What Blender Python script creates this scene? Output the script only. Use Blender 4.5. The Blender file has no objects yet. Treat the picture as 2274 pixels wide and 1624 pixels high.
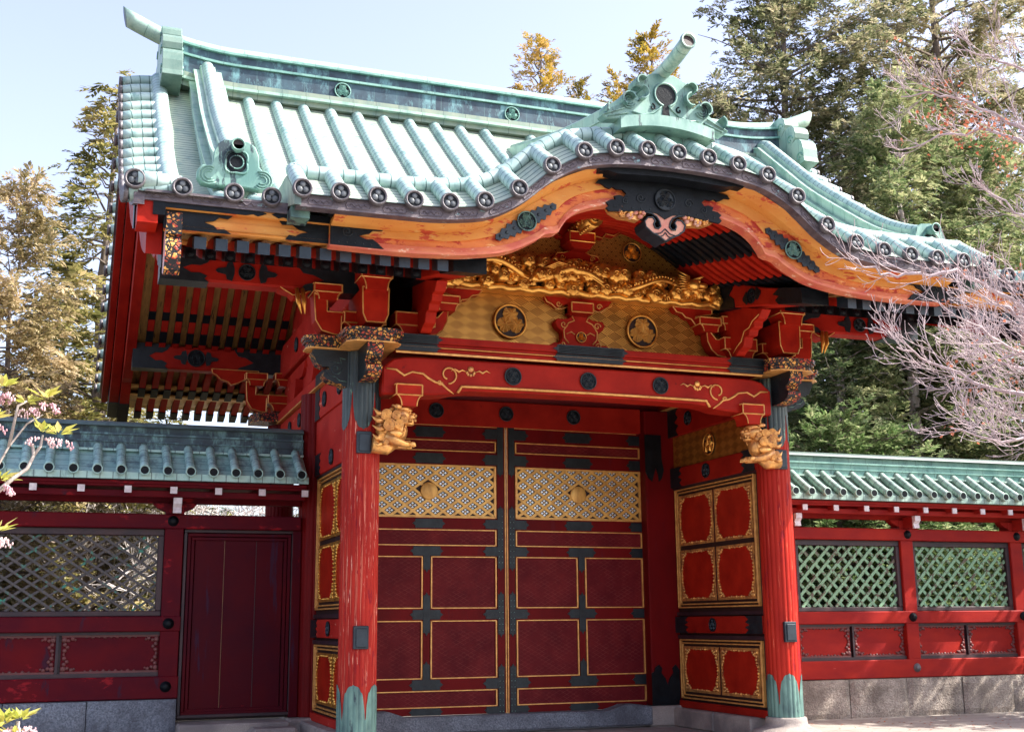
import bpy, bmesh, math, random
from mathutils import Vector, Matrix
from math import sin, cos, pi, radians, sqrt, atan2, exp
rnd = random.Random(7)
S = bpy.context.scene

# ---------------------------------------------------------------- camera
psi, pit, rol = radians(20.012), radians(11.76), radians(-0.5106)
R0 = Vector((cos(psi), -sin(psi), 0)); F0 = Vector((sin(psi), cos(psi), 0)); Z0 = Vector((0, 0, 1))
CF = F0*cos(pit)+Z0*sin(pit); U1 = -F0*sin(pit)+Z0*cos(pit)
CR = R0*cos(rol)+U1*sin(rol); CU = -R0*sin(rol)+U1*cos(rol)
CAM = Vector((-7.285, -17.043, 1.5))
cd = bpy.data.cameras.new('camera'); cam = bpy.data.objects.new('camera', cd); S.collection.objects.link(cam)
m = Matrix.Identity(4)
for i in range(3):
    m[i][0] = CR[i]; m[i][1] = CU[i]; m[i][2] = -CF[i]; m[i][3] = CAM[i]
cam.matrix_world = m
cd.sensor_width = 36; cd.lens = 2717.2/2273*36; cd.clip_end = 3000; cd.clip_start = 0.1
S.camera = cam
def at(px, py, dist):
    """a point dist metres from the camera in the direction of a photograph pixel (2273 x 1624)"""
    d = CF+CR*((px-1136.5)/2717.2)+CU*((812-py)/2717.2)
    h = sqrt(d.x*d.x+d.y*d.y)
    return CAM+d*(dist/h)

# ---------------------------------------------------------------- light
SUN = Vector((0.66, -0.25, 0.68)).normalized()
elev = math.asin(SUN.z); azim = atan2(SUN.x, SUN.y)
w = bpy.data.worlds.new('World'); S.world = w; w.use_nodes = True
nt = w.node_tree; bg = nt.nodes['Background']
sky = nt.nodes.new('ShaderNodeTexSky'); sky.sky_type = 'NISHITA'; sky.sun_disc = False
sky.sun_elevation = elev; sky.sun_rotation = azim; sky.altitude = 20; sky.air_density = 0.9; sky.dust_density = 2.2; sky.ozone_density = 0.5
hs = nt.nodes.new('ShaderNodeHueSaturation'); hs.inputs['Saturation'].default_value = 0.78; hs.inputs['Hue'].default_value = 0.518; hs.inputs['Value'].default_value = 1.10
nt.links.new(sky.outputs[0], hs.inputs['Color']); nt.links.new(hs.outputs[0], bg.inputs[0]); bg.inputs[1].default_value = 0.15
sl = bpy.data.lights.new('sun', 'SUN'); sl.energy = 4.6; sl.angle = radians(0.5); sl.color = (1, 0.95, 0.87)
so = bpy.data.objects.new('sun', sl); S.collection.objects.link(so)
so.rotation_euler = SUN.to_track_quat('Z', 'Y').to_euler(); so.location = (20, -20, 30)
S.view_settings.view_transform = 'Standard'; S.view_settings.look = 'None'
S.view_settings.exposure = 1.45; S.view_settings.gamma = 1.0

# ---------------------------------------------------------------- materials
MT = {}
class NB:
    def __init__(s, name):
        s.m = bpy.data.materials.new(name); s.m.use_nodes = True; MT[name] = s.m
        s.t = s.m.node_tree; s.p = s.t.nodes['Principled BSDF']
        s.tc = s.n('ShaderNodeTexCoord')
    def n(s, ty, **k):
        x = s.t.nodes.new(ty)
        for a, b in k.items(): setattr(x, a, b)
        return x
    def l(s, a, b): s.t.links.new(a, b)
    def math(s, op, a, b=None, c=None):
        x = s.n('ShaderNodeMath', operation=op)
        for i, v in enumerate((a, b, c)):
            if v is None: continue
            if isinstance(v, (int, float)): x.inputs[i].default_value = v
            else: s.l(v, x.inputs[i])
        return x.outputs[0]
    def coord(s, sc=(1, 1, 1), kind='Object'):
        mp = s.n('ShaderNodeMapping'); mp.inputs['Scale'].default_value = sc
        s.l(s.tc.outputs[kind], mp.inputs[0]); return mp.outputs[0]
    def noise(s, scale=5, sc=(1, 1, 1), detail=5, rough=.6, kind='Object'):
        x = s.n('ShaderNodeTexNoise'); x.inputs['Scale'].default_value = scale
        x.inputs['Detail'].default_value = detail; x.inputs['Roughness'].default_value = rough
        s.l(s.coord(sc, kind), x.inputs['Vector']); return x.outputs['Fac']
    def ramp(s, f, stops):
        x = s.n('ShaderNodeValToRGB'); e = x.color_ramp.elements
        while len(e) < len(stops): e.new(.5)
        for i, (p, c) in enumerate(stops):
            e[i].position = p; e[i].color = (c[0], c[1], c[2], 1) if not isinstance(c, (int, float)) else (c, c, c, 1)
        s.l(f, x.inputs[0]); return x.outputs[0]
    def mix(s, f, a, b):
        x = s.n('ShaderNodeMix', data_type='RGBA')
        for v, k in ((f, 0), (a, 6), (b, 7)):
            if isinstance(v, (int, float)): x.inputs[k].default_value = v
            elif isinstance(v, tuple): x.inputs[k].default_value = (*v, 1)
            else: s.l(v, x.inputs[k])
        return x.outputs[2]
    def fin(s, col, rough=.5, metal=0, bump=None, bs=.3, bd=.02, spec=.5):
        if isinstance(col, tuple): s.p.inputs['Base Color'].default_value = (*col, 1)
        else: s.l(col, s.p.inputs['Base Color'])
        if isinstance(rough, (int, float)): s.p.inputs['Roughness'].default_value = rough
        else: s.l(rough, s.p.inputs['Roughness'])
        if isinstance(metal, (int, float)): s.p.inputs['Metallic'].default_value = metal
        else: s.l(metal, s.p.inputs['Metallic'])
        s.p.inputs['Specular IOR Level'].default_value = spec
        if bump is not None:
            b = s.n('ShaderNodeBump'); b.inputs['Strength'].default_value = bs; b.inputs['Distance'].default_value = bd
            s.l(bump, b.inputs['Height']); s.l(b.outputs[0], s.p.inputs['Normal'])
        return s.m
def simple(name, c1, c2, scale=4, sc=(1, 1, 1), rough=.5, metal=0, wear=None, bs=.15, bscale=30, spec=.5, lo=.35, hi=.7):
    b = NB(name)
    c = b.ramp(b.noise(scale, sc), [(lo, c1), (hi, c2)])
    if wear:
        for wc, th, wsc, wst in (wear if isinstance(wear, list) else [wear]):
            f = b.ramp(b.noise(wsc, wst, 6, .7), [(th, 0.0), (th+.05, 1.0)])
            c = b.mix(f, c, wc)
    b.fin(c, rough, metal, b.noise(bscale, sc, 4), bs, .01, spec)
    return b.m
R_ = (0.46, 0.018, 0.010)
simple('red_lacquer', (0.36, .017, .009), (0.22, .008, .005), 2.0, rough=.5, spec=.10, wear=[((.10, .006, .008), .66, 3, (1, 1, 1)), ((.62, .12, .07), .74, 9, (1, 1, 6))], bscale=14)
simple('red_side', (0.48, .030, .020), (0.34, .014, .010), 1.5, rough=.6, spec=.10, wear=[((.72, .28, .2), .64, 3, (1, .7, 2.5)), ((.03, .02, .03), .70, 4, (1, 1, 1))], bscale=14)
simple('red_bright', (0.42, .020, .008), (0.27, .010, .005), 3, rough=.5, spec=.10, bscale=14)
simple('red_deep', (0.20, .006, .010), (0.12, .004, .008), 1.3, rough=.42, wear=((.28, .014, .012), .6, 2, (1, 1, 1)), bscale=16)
simple('red_pillar', (0.38, .024, .015), (0.26, .014, .011), 1.5, (2, 2, .5), rough=.55, spec=.10, wear=[((.52, .14, .09), .57, 26, (1.5, 1.5, .03)), ((.68, .31, .23), .635, 21, (1.5, 1.5, .045)), ((.22, .01, .015), .58, 9, (1, 1, .2)), ((.70, .36, .27), .62, 30, (1.2, 1.2, .08))], bscale=20)
simple('red_pillar_plain', (0.40, .022, .012), (0.26, .011, .008), 1.5, (2, 2, .5), rough=.5, spec=.10, wear=[((.70, .20, .11), .62, 18, (1.5, 1.5, .06)), ((.22, .01, .015), .60, 7, (1, 1, .25))], bscale=20)
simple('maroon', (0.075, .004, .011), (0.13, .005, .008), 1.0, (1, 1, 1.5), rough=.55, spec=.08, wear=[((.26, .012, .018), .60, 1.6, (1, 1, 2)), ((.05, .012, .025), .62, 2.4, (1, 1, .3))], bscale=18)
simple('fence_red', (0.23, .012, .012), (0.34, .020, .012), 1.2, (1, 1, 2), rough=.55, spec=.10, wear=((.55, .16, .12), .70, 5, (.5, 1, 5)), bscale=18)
simple('dark_wood', (0.018, .008, .014), (0.05, .018, .02), 2.5, rough=.55)
simple('black_metal', (0.006, .009, .013), (0.016, .024, .030), 6, rough=.42, metal=.1, spec=.35, wear=((.05, .17, .15), .70, 9, (1, 1, .6)), bs=.35, bscale=45)
simple('ink_metal', (0.004, .005, .007), (0.010, .013, .017), 6, rough=.42, metal=0, spec=.14, bs=.4, bscale=40)
simple('green_metal', (0.05, .10, .10), (0.16, .30, .25), 4, (1, 1, .4), rough=.5, metal=.2, wear=((.02, .035, .05), .54, 3, (1.5, 1.5, .3)), bscale=30)
simple('tile_leaf', (0.06, .068, .078), (0.12, .132, .145), 14, rough=.5, metal=.2)
simple('orange_worn', (0.70, .22, .05), (0.55, .11, .035), 2.2, (1, 1, 2), rough=.6, spec=.3, wear=[((.40, .035, .02), .52, 2.4, (1, 1, 2.0)), ((.80, .42, .16), .60, 6, (.5, 1, 2)), ((.30, .02, .015), .66, 14, (1, 1, 1))], bscale=12)
simple('tile_end_metal', (0.085, .075, .085), (0.16, .145, .155), 14, rough=.5, metal=.3, wear=((.30, .42, .42), .64, 9, (1, 1, 1)), bs=.5, bscale=40)
simple('eave_bronze', (0.075, .06, .075), (0.16, .13, .14), 6, (1, 1, 3), rough=.5, metal=.3, wear=[((.22, .36, .38), .62, 5, (1, 1, 2)), ((.30, .15, .06), .66, 6, (1, 1, 3))], bs=.6, bscale=26)
simple('gold_trim', (0.82, .42, .12), (0.52, .22, .055), 9, rough=.4, metal=.3, wear=((.22, .05, .03), .66, 16, (1, 1, 1)), bscale=30)
simple('gold_carving', (1.0, .54, .12), (0.58, .26, .05), 5, rough=.30, metal=.8, wear=((.20, .06, .015), .64, 9, (1, 1, 1)), bs=.12, bscale=50)
simple('gold_worn', (0.95, .50, .14), (0.42, .17, .07), 7, rough=.36, metal=.6, wear=((.26, .09, .06), .60, 16, (1, 1, 1)), bs=.1, bscale=60)
simple('gold_board', (0.62, .34, .10), (0.36, .19, .06), 3, (6, 1, 1), rough=.5, metal=.25, wear=((.12, .07, .03), .58, 4, (5, .6, .6)), bscale=20)
simple('orange_board', (0.66, .30, .070), (0.58, .21, .045), 1.6, (1, 1, 2), rough=.55, spec=.2, wear=[((.46, .065, .03), .56, 3.2, (.7, 1, 2.6)), ((.62, .36, .12), .60, 7, (.5, 1, 3)), ((.34, .03, .02), .655, 11, (1, 1, 1.6)), ((.75, .45, .22), .68, 5, (.7, 1, 2))], bscale=12)
simple('orange_rim', (0.68, .22, .10), (0.50, .07, .05), 2.6, (1, 1, 3), rough=.55, wear=((.78, .50, .34), .6, 5, (1, 1, 3)))
simple('rib_gold', (0.80, .46, .12), (0.5, .25, .06), 3, (3, 1, 1), rough=.4, metal=.3)
simple('white_paint', (0.72, .66, .68), (0.5, .42, .45), 12, rough=.6, wear=((.3, .05, .05), .68, 20, (1, 1, 1)))
simple('weathered_pink', (0.68, .30, .30), (0.62, .55, .55), 5, (1, 1, .4), rough=.7)
simple('pearl', (0.90, .92, .98), (0.35, .45, .45), 20, rough=.15, wear=((.03, .03, .03), .60, 18, (1, 1, 1)), metal=.1, spec=.9)
simple('dark_recess', (0.03, .010, .008), (0.015, .006, .006), 4, rough=.6)
simple('carved_pink', (0.60, .33, .23), (0.50, .15, .11), 7, rough=.6)
simple('bluegrey_metal', (0.009, .017, .026), (0.018, .031, .043), 6, rough=.45, metal=.2)
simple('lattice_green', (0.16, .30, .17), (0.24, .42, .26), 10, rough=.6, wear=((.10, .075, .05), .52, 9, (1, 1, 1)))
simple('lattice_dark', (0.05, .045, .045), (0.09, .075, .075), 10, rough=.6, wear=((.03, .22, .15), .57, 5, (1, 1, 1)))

def stone(name, c1, c2, bs=.8, sc=45, blot=None):
    b = NB(name)
    n1 = b.noise(sc, detail=3, rough=.7); n2 = b.noise(1.6, detail=6)
    c = b.ramp(n1, [(.35, c1), (.65, c2)])
    c = b.mix(b.ramp(n2, [(.42, 0.), (.62, .75)]), c, blot or tuple(v*.5 for v in c1))
    h = b.math('ADD', b.math('MULTIPLY', n1, 1), b.math('MULTIPLY', b.noise(14), 1.2))
    return b.fin(c, .85, 0, h, bs, .03, .3)
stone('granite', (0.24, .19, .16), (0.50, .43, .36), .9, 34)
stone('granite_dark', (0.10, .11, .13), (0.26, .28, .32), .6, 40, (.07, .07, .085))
stone('base_stone', (0.30, .25, .22), (0.42, .36, .32), .35, 60, (.16, .14, .14))

def patina(name, c1, c2, dark, seam=.11, seamw=.10, streak=.6, uvax=0, seamcol=.35, stain=.5):
    """weathered copper sheet with lapped seams every `seam` metres along the sheet"""
    b = NB(name)
    c = b.ramp(b.noise(3.5, (1, 1, 1), 6), [(.35, c1), (.68, c2)])
    c = b.mix(b.ramp(b.noise(2.2, (1.6, 1.6, .7), 8, .75), [(stain, 0.), (stain+.12, streak)]), c, dark)
    uv = b.n('ShaderNodeSeparateXYZ'); b.l(b.tc.outputs['UV'], uv.inputs[0])
    fr = b.math('FRACT', b.math('DIVIDE', uv.outputs[uvax], seam))
    ln = b.math('LESS_THAN', fr, seamw)
    c = b.mix(b.math('MULTIPLY', ln, 1-seamcol), c, tuple(v*.42 for v in dark))
    h = b.math('ADD', b.math('MULTIPLY', fr, 1.0), b.math('MULTIPLY', b.noise(20), .3))
    return b.fin(c, .5, .15, h, .5, .012, .5)
patina('copper_tube', (0.31, .45, .43), (0.44, .55, .52), (0.12, .25, .24), .15, .11, .75, 0, .15, .53)
patina('copper_sheet', (0.36, .42, .34), (0.44, .48, .37), (0.17, .27, .25), .11, .24, .7, 0, .12, .52)
patina('copper_pale', (0.29, .44, .37), (0.40, .51, .42), (0.14, .27, .23), .42, .03, .7)
patina('copper_stone', (0.20, .26, .21), (0.28, .31, .24), (0.12, .20, .19), .42, .03, .6)
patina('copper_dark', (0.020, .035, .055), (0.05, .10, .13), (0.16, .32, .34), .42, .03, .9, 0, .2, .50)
patina('copper_mid', (0.12, .27, .24), (0.24, .42, .36), (0.05, .09, .10), .4, .02, .8, 0, .3, .55)
patina('copper_fence', (0.25, .37, .32), (0.38, .48, .42), (0.12, .17, .17), .19, .07, .7, 0, .2, .52)
patina('copper_teal', (0.30, .50, .47), (0.42, .60, .55), (0.12, .19, .21), .19, .07, .8, 0, .2, .5)  # teal patina of the left fence's tiles

simple('green_metal_light', (0.09, .20, .18), (0.27, .42, .35), 3.2, (1, 1, .45), rough=.5, metal=.15, wear=((.03, .05, .06), .57, 4, (1.6, 1.6, .35)), bscale=30)
simple('black_metal_green', (0.018, .028, .032), (0.05, .075, .075), 3, (1, 1, .4), rough=.45, metal=.2, wear=((.12, .22, .16), .60, 6, (1.5, 1.5, .5)), bscale=30)
simple('red_deep_bright', (0.16, .004, .005), (0.10, .003, .004), 1.3, (1, 1, .5), rough=.5, spec=.10, wear=((.12, .006, .01), .6, 5, (1, 1, .3)), bscale=16)
simple('maroon_door', (0.050, .003, .010), (0.095, .003, .006), .8, (1, 1, .8), rough=.5, spec=.08, wear=[((.22, .008, .012), .62, 1.5, (1, 1, .5)), ((.045, .012, .03), .60, 2.4, (2, 1, .2))], bscale=18)
def gold_panel(name, kind):
    b = NB(name)
    sp = b.n('ShaderNodeSeparateXYZ'); b.l(b.tc.outputs['UV'], sp.inputs[0])
    x, z = sp.outputs[0], sp.outputs[1]
    if kind == 'lozenge':
        u = b.math('ADD', b.math('DIVIDE', x, .26), b.math('DIVIDE', z, .15)); v = b.math('SUBTRACT', b.math('DIVIDE', x, .26), b.math('DIVIDE', z, .15))
        ch = b.math('MODULO', b.math('ADD', b.math('ADD', b.math('FLOOR', u), b.math('FLOOR', v)), 200), 2)
        h1 = b.math('GREATER_THAN', b.math('FRACT', b.math('MULTIPLY', u, 5)), .45)
        h2 = b.math('GREATER_THAN', b.math('FRACT', b.math('MULTIPLY', v, 5)), .45)
        hh = b.math('ADD', b.math('MULTIPLY', ch, h1), b.math('MULTIPLY', b.math('SUBTRACT', 1, ch), b.math('MULTIPLY', h2, .55)))
    elif kind == 'wave':
        k = b.math('FLOOR', b.math('DIVIDE', z, .065))
        xs = b.math('ADD', b.math('DIVIDE', x, .15), b.math('MULTIPLY', b.math('MODULO', b.math('ADD', k, 100), 2), .5))
        dx = b.math('MULTIPLY', b.math('SUBTRACT', b.math('FRACT', xs), .5), .15)
        dz = b.math('MULTIPLY', b.math('FRACT', b.math('DIVIDE', z, .065)), .065)
        r = b.math('SQRT', b.math('ADD', b.math('MULTIPLY', dx, dx), b.math('MULTIPLY', dz, dz)))
        hh = b.math('MULTIPLY', b.math('GREATER_THAN', b.math('FRACT', b.math('MULTIPLY', r, 50)), .4), b.math('LESS_THAN', r, .078))
    else:
        u = b.math('FRACT', b.math('ADD', b.math('DIVIDE', x, .13), b.math('DIVIDE', z, .07))); v = b.math('FRACT', b.math('SUBTRACT', b.math('DIVIDE', x, .13), b.math('DIVIDE', z, .07)))
        hh = b.math('MAXIMUM', b.math('LESS_THAN', u, .14), b.math('LESS_THAN', v, .14))
    nz = b.noise(2.5)
    if kind == 'diaper':
        c = b.mix(b.math('MULTIPLY', hh, b.ramp(b.noise(6), [(.4, 0.), (.6, .30)])), b.ramp(nz, [(.35, (.10, .005, .009)), (.7, (.16, .012, .014))]), (.26, .06, .05))
        return b.fin(c, .55, 0, hh, .4, .006, .12)
    c = b.mix(hh, b.ramp(nz, [(.35, (.28, .09, .010)), (.65, (.17, .055, .008))]), b.ramp(nz, [(.35, (1.0, .54, .12)), (.65, (.76, .37, .07))]))
    return b.fin(c, .36, .65, hh, .6, .012, .5)
gold_panel('gold_lozenge', 'lozenge'); gold_panel('gold_wave', 'wave'); gold_panel('door_diaper', 'diaper')
def filigree(name, c1, c2, sc=26):
    b = NB(name)
    v = b.n('ShaderNodeTexVoronoi', feature='DISTANCE_TO_EDGE'); v.inputs['Scale'].default_value = sc; b.l(b.coord(), v.inputs['Vector'])
    nz = b.noise(14, detail=2)
    f = b.math('MULTIPLY', b.ramp(v.outputs['Distance'], [(.10, 0.), (.16, 1.)]), b.ramp(nz, [(.42, 0.), (.47, 1.)]))
    c = b.mix(f, (.014, .016, .02), b.ramp(b.noise(9), [(.45, c1), (.55, c2)]))
    return b.fin(c, .45, .2, f, .6, .01)
filigree('filigree', (.80, .42, .10), (.45, .05, .03), 17)

# ---------------------------------------------------------------- mesh builder
class MB:
    def __init__(s): s.v = []; s.f = []; s.M = None
    def av(s, p):
        p = Vector(p)
        if s.M is not None: p = s.M @ p
        s.v.append(p); return len(s.v)-1
    def face(s, idx, m=0, sm=False, uv=None): s.f.append((tuple(idx), m, sm, uv))
    def box(s, x0, x1, y0, y1, z0, z1, m=0):
        a = [s.av((x, y, z)) for x in (x0, x1) for y in (y0, y1) for z in (z0, z1)]
        for q in ((0, 1, 3, 2), (4, 6, 7, 5), (0, 4, 5, 1), (2, 3, 7, 6), (0, 2, 6, 4), (1, 5, 7, 3)):
            uv = []
            for k in q:
                x = (x0, x1)[k >> 2]; y = (y0, y1)[(k >> 1) & 1]; z = (z0, z1)[k & 1]
                uv.append((x, z) if q in ((0, 4, 5, 1), (2, 3, 7, 6)) else ((y, z) if q in ((0, 1, 3, 2), (4, 6, 7, 5)) else (x, y)))
            s.face([a[k] for k in q], m, False, uv)
        return s
    def prism(s, pts, ax, a, b, m=0, mside=None, sm=False):
        """outline (u, v) extruded: ax 'y' -> (x, z) outline along y; 'x' -> (y, z) along x; 'z' -> (x, y) along z"""
        def P(u, v, t): return (u, t, v) if ax == 'y' else ((t, u, v) if ax == 'x' else (u, v, t))
        A = [s.av(P(u, v, a)) for u, v in pts]; B = [s.av(P(u, v, b)) for u, v in pts]; n = len(pts)
        s.face(A, m, False, [tuple(p) for p in pts]); s.face(B[::-1], m, False, [tuple(p) for p in pts[::-1]])
        for i in range(n):
            j = (i+1) % n
            s.face((A[i], B[i], B[j], A[j]), m if mside is None else mside, sm, [(0, 0)]*4)
        return s
    def tube(s, pts, r, n=8, m=0, cap=True, sm=True, flat=1.0, up=None, mcap=None, u0=0, slant=0):
        pts = [Vector(p) for p in pts]; rs = r if isinstance(r, (list, tuple)) else [r]*len(pts)
        rings = []; T0 = None; N = None; arc = u0; us = []
        for i, p in enumerate(pts):
            if i == 0: T = pts[1]-p
            elif i == len(pts)-1: T = p-pts[i-1]
            else: T = (pts[i+1]-p).normalized()+(p-pts[i-1]).normalized()
            if T.length < 1e-9: T = T0 or Vector((0, 0, 1))
            T = T.normalized()
            if i: arc += (p-pts[i-1]).length
            us.append(arc)
            if N is None:
                N = (Vector(up) if up else (Vector((0, 0, 1)) if abs(T.z) < .9 else Vector((1, 0, 0))))
            N = N-T*N.dot(T)
            if N.length < 1e-6: N = T.orthogonal()
            N = N.normalized(); B = T.cross(N); T0 = T
            def off(k):
                o = (N*cos(2*pi*k/n)*flat+B*sin(2*pi*k/n))*rs[i]
                if slant and i in (0, len(pts)-1): o = o+T*(slant*(o.z/rs[i])*(-1 if i == 0 else 1))
                return o
            rings.append([s.av(p+off(k)) for k in range(n)])
        for i in range(len(pts)-1):
            for k in range(n):
                k2 = (k+1) % n
                s.face((rings[i][k], rings[i][k2], rings[i+1][k2], rings[i+1][k]), m, sm, [(us[i], k/n), (us[i], (k+1)/n), (us[i+1], (k+1)/n), (us[i+1], k/n)])
        if cap:
            mc = m if mcap is None else mcap
            s.face(rings[0][::-1], mc, False); s.face(rings[-1], mc, False)
        return s
    def grid(s, fn, nu, nv, m=0, sm=True, uvf=None):
        idx = [[s.av(fn(i/nu, j/nv)) for j in range(nv+1)] for i in range(nu+1)]
        for i in range(nu):
            for j in range(nv):
                uv = None
                if uvf: uv = [uvf(a/nu, b/nv) for a, b in ((i, j), (i+1, j), (i+1, j+1), (i, j+1))]
                s.face((idx[i][j], idx[i+1][j], idx[i+1][j+1], idx[i][j+1]), m, sm, uv)
        return s
    def ell(s, c, r, m=0, nu=10, nv=7, rot=None):
        c = Vector(c); r = (r, r, r) if isinstance(r, (int, float)) else r
        def P(a, b):
            v = Vector((sin(b)*cos(a)*r[0], sin(b)*sin(a)*r[1], cos(b)*r[2]))
            if rot is not None: v = rot @ v
            return c+v
        t = s.av(P(0, 0)); bt = s.av(P(0, pi))
        g = [[s.av(P(2*pi*i/nu, pi*j/nv)) for i in range(nu)] for j in range(1, nv)]
        for i in range(nu):
            k = (i+1) % nu
            s.face((t, g[0][i], g[0][k]), m, True); s.face((bt, g[-1][k], g[-1][i]), m, True)
            for j in range(nv-2): s.face((g[j][i], g[j+1][i], g[j+1][k], g[j][k]), m, True)
        return s
    def lathe(s, prof, c=(0, 0, 0), n=24, m=0, sm=True, ax='z'):
        c = Vector(c)
        def P(r, h, a):
            if ax == 'z': return c+Vector((r*cos(a), r*sin(a), h))
            if ax == 'y': return c+Vector((r*cos(a), h, r*sin(a)))
            return c+Vector((h, r*cos(a), r*sin(a)))
        g = [[s.av(P(r, h, 2*pi*k/n)) for k in range(n)] for r, h in prof]
        for j in range(len(prof)-1):
            for k in range(n):
                q = (k+1) % n
                s.face((g[j][k], g[j][q], g[j+1][q], g[j+1][k]), m, sm, [(prof[j][1], 0)]*4)
        s.face(g[0][::-1], m); s.face(g[-1], m); return s
    def poly(s, pts, m=0, uv=None): s.face([s.av(p) for p in pts], m, False, uv); return s
    def leaf(s, p, d, nrm, L, W, m=0):
        """a folded pointed leaf"""
        d = d.normalized(); sd = d.cross(nrm)
        if sd.length < 1e-6: sd = d.orthogonal()
        sd.normalize(); up = sd.cross(d)
        a = s.av(p); b = s.av(p+d*L*.45+sd*W*.5+up*W*.12); c = s.av(p+d*L-up*W*.1); e = s.av(p+d*L*.45-sd*W*.5+up*W*.12)
        s.face((a, b, c, e), m)
    def build(s, name, mats, parent=None, label=None, recalc=True, bev=0, smooth_angle=None):
        me = bpy.data.meshes.new(name); me.from_pydata([tuple(v) for v in s.v], [], [f[0] for f in s.f])
        if isinstance(mats, str): mats = [mats]
        for k in mats: me.materials.append(MT[k])
        if any(f[3] for f in s.f):
            ul = me.uv_layers.new(name='UVMap').data; k = 0
            for f in s.f:
                for i in range(len(f[0])):
                    if f[3]: ul[k].uv = f[3][i]
                    k += 1
        me.polygons.foreach_set('material_index', [f[1] for f in s.f]); me.polygons.foreach_set('use_smooth', [f[2] for f in s.f])
        if recalc:
            b = bmesh.new(); b.from_mesh(me); bmesh.ops.recalc_face_normals(b, faces=b.faces); b.to_mesh(me); b.free()
        me.update()
        o = bpy.data.objects.new(name, me); S.collection.objects.link(o)
        if parent is not None: o.parent = parent
        if label: o['label'] = label
        if bev:
            md = o.modifiers.new('bevel', 'BEVEL'); md.width = bev; md.segments = 1; md.limit_method = 'ANGLE'; md.angle_limit = radians(50)
        return o
def comps(mb):
    par = list(range(len(mb.v)))
    def fd(a):
        while par[a] != a: par[a] = par[par[a]]; a = par[a]
        return a
    for f in mb.f:
        r = fd(f[0][0])
        for i in f[0][1:]: par[fd(i)] = r
    g = {}
    for f in mb.f: g.setdefault(fd(f[0][0]), []).append(f)
    L = []
    for fs in g.values():
        ids = set(i for f in fs for i in f[0]); P = [mb.v[i] for i in ids]
        L.append([fs, [min(p[k] for p in P)-.02 for k in range(3)], [max(p[k] for p in P)+.02 for k in range(3)]])
    ch = True
    while ch:
        ch = False
        for i in range(len(L)):
            for j in range(i+1, len(L)):
                if all(L[i][1][k] <= L[j][2][k] and L[j][1][k] <= L[i][2][k] for k in range(3)):
                    L[i] = [L[i][0]+L[j][0], [min(L[i][1][k], L[j][1][k]) for k in range(3)], [max(L[i][2][k], L[j][2][k]) for k in range(3)]]
                    del L[j]; ch = True; break
            if ch: break
    return [q[0] for q in L]
def split_build(mb, name, mats, parent, **k):
    """link every detached piece of the builder as an object of its own"""
    out = []
    for fs in comps(mb):
        n = MB(); mp = {}
        for f in fs:
            for i in f[0]:
                if i not in mp: mp[i] = n.av(mb.v[i])
            n.f.append((tuple(mp[i] for i in f[0]), f[1], f[2], f[3]))
        out.append(n.build(name, mats, parent, **k))
    return out
def empty(name, loc=(0, 0, 0), label=None, cat=None, group=None):
    o = bpy.data.objects.new(name, None); S.collection.objects.link(o); o.location = loc; o.empty_display_size = .3
    if label: o['label'] = label
    if cat: o['category'] = cat
    if group: o['group'] = group
    return o
def tag(o, label=None, cat=None, group=None, kind=None):
    if label: o['label'] = label
    if cat: o['category'] = cat
    if group: o['group'] = group
    if kind: o['kind'] = kind
    return o
def lerpk(kn, x):
    """smooth interpolation through knots"""
    if x <= kn[0][0]: return kn[0][1]
    if x >= kn[-1][0]: return kn[-1][1]
    for i in range(len(kn)-1):
        if x <= kn[i+1][0]:
            x0, y0 = kn[i]; x1, y1 = kn[i+1]; h = x1-x0; t = (x-x0)/h
            m0 = (y1-kn[i-1][1])/(x1-kn[i-1][0]) if i else (y1-y0)/h
            m1 = (kn[i+2][1]-y0)/(kn[i+2][0]-x0) if i+2 < len(kn) else (y1-y0)/h
            return y0*(2*t**3-3*t*t+1)+m0*h*(t**3-2*t*t+t)+y1*(-2*t**3+3*t*t)+m1*h*(t**3-t*t)
def spiral(cx, cz, r, turns=1.6, a0=0, sgn=1, y=0, n=22, r1=.15):
    return [(cx+cos(a0+sgn*2*pi*turns*i/n)*r*(1-(1-r1)*i/n), y, cz+sin(a0+sgn*2*pi*turns*i/n)*r*(1-(1-r1)*i/n)) for i in range(n+1)]
def crest(mb, cx, cz, y, R, mr=0, ml=1, md=2, out=-1, thick=.03, ring=.13):
    """round crest of three heart-shaped leaves in a ring, facing -y (or +y)"""
    n = 28; o = out
    mb.prism([(cx+cos(2*pi*i/n)*R*.93, cz+sin(2*pi*i/n)*R*.93) for i in range(n)], 'y', y, y+o*thick*.35, md)
    ringp = [(cx+cos(2*pi*i/n)*R*(1-ring/2), y+o*thick*.6, cz+sin(2*pi*i/n)*R*(1-ring/2)) for i in range(n+1)]
    mb.tube(ringp, R*ring*.55, 6, mr, cap=False, up=(0, 1, 0))
    for k in range(3):
        a = pi/2+2*pi*k/3; c = Vector((cx+cos(a)*R*.42, y+o*thick*.95, cz+sin(a)*R*.42)); L = R*.45
        ci = mb.av(c); rim = []
        N = 18
        for i in range(N):
            t = 2*pi*i/N   # heart with its notch towards the rim, its tip towards the centre
            rr = L*(.98-.30*exp(-((t if t < pi else t-2*pi)/.35)**2)+.10*exp(-((t-pi)/.5)**2))
            d = Vector((cos(a+t), 0, sin(a+t)))
            rim.append(mb.av(c+d*rr+Vector((0, -o*thick*(.70 if i % 2 else .15), 0))))
        for i in range(N): mb.face((ci, rim[i], rim[(i+1) % N]), ml)
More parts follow.
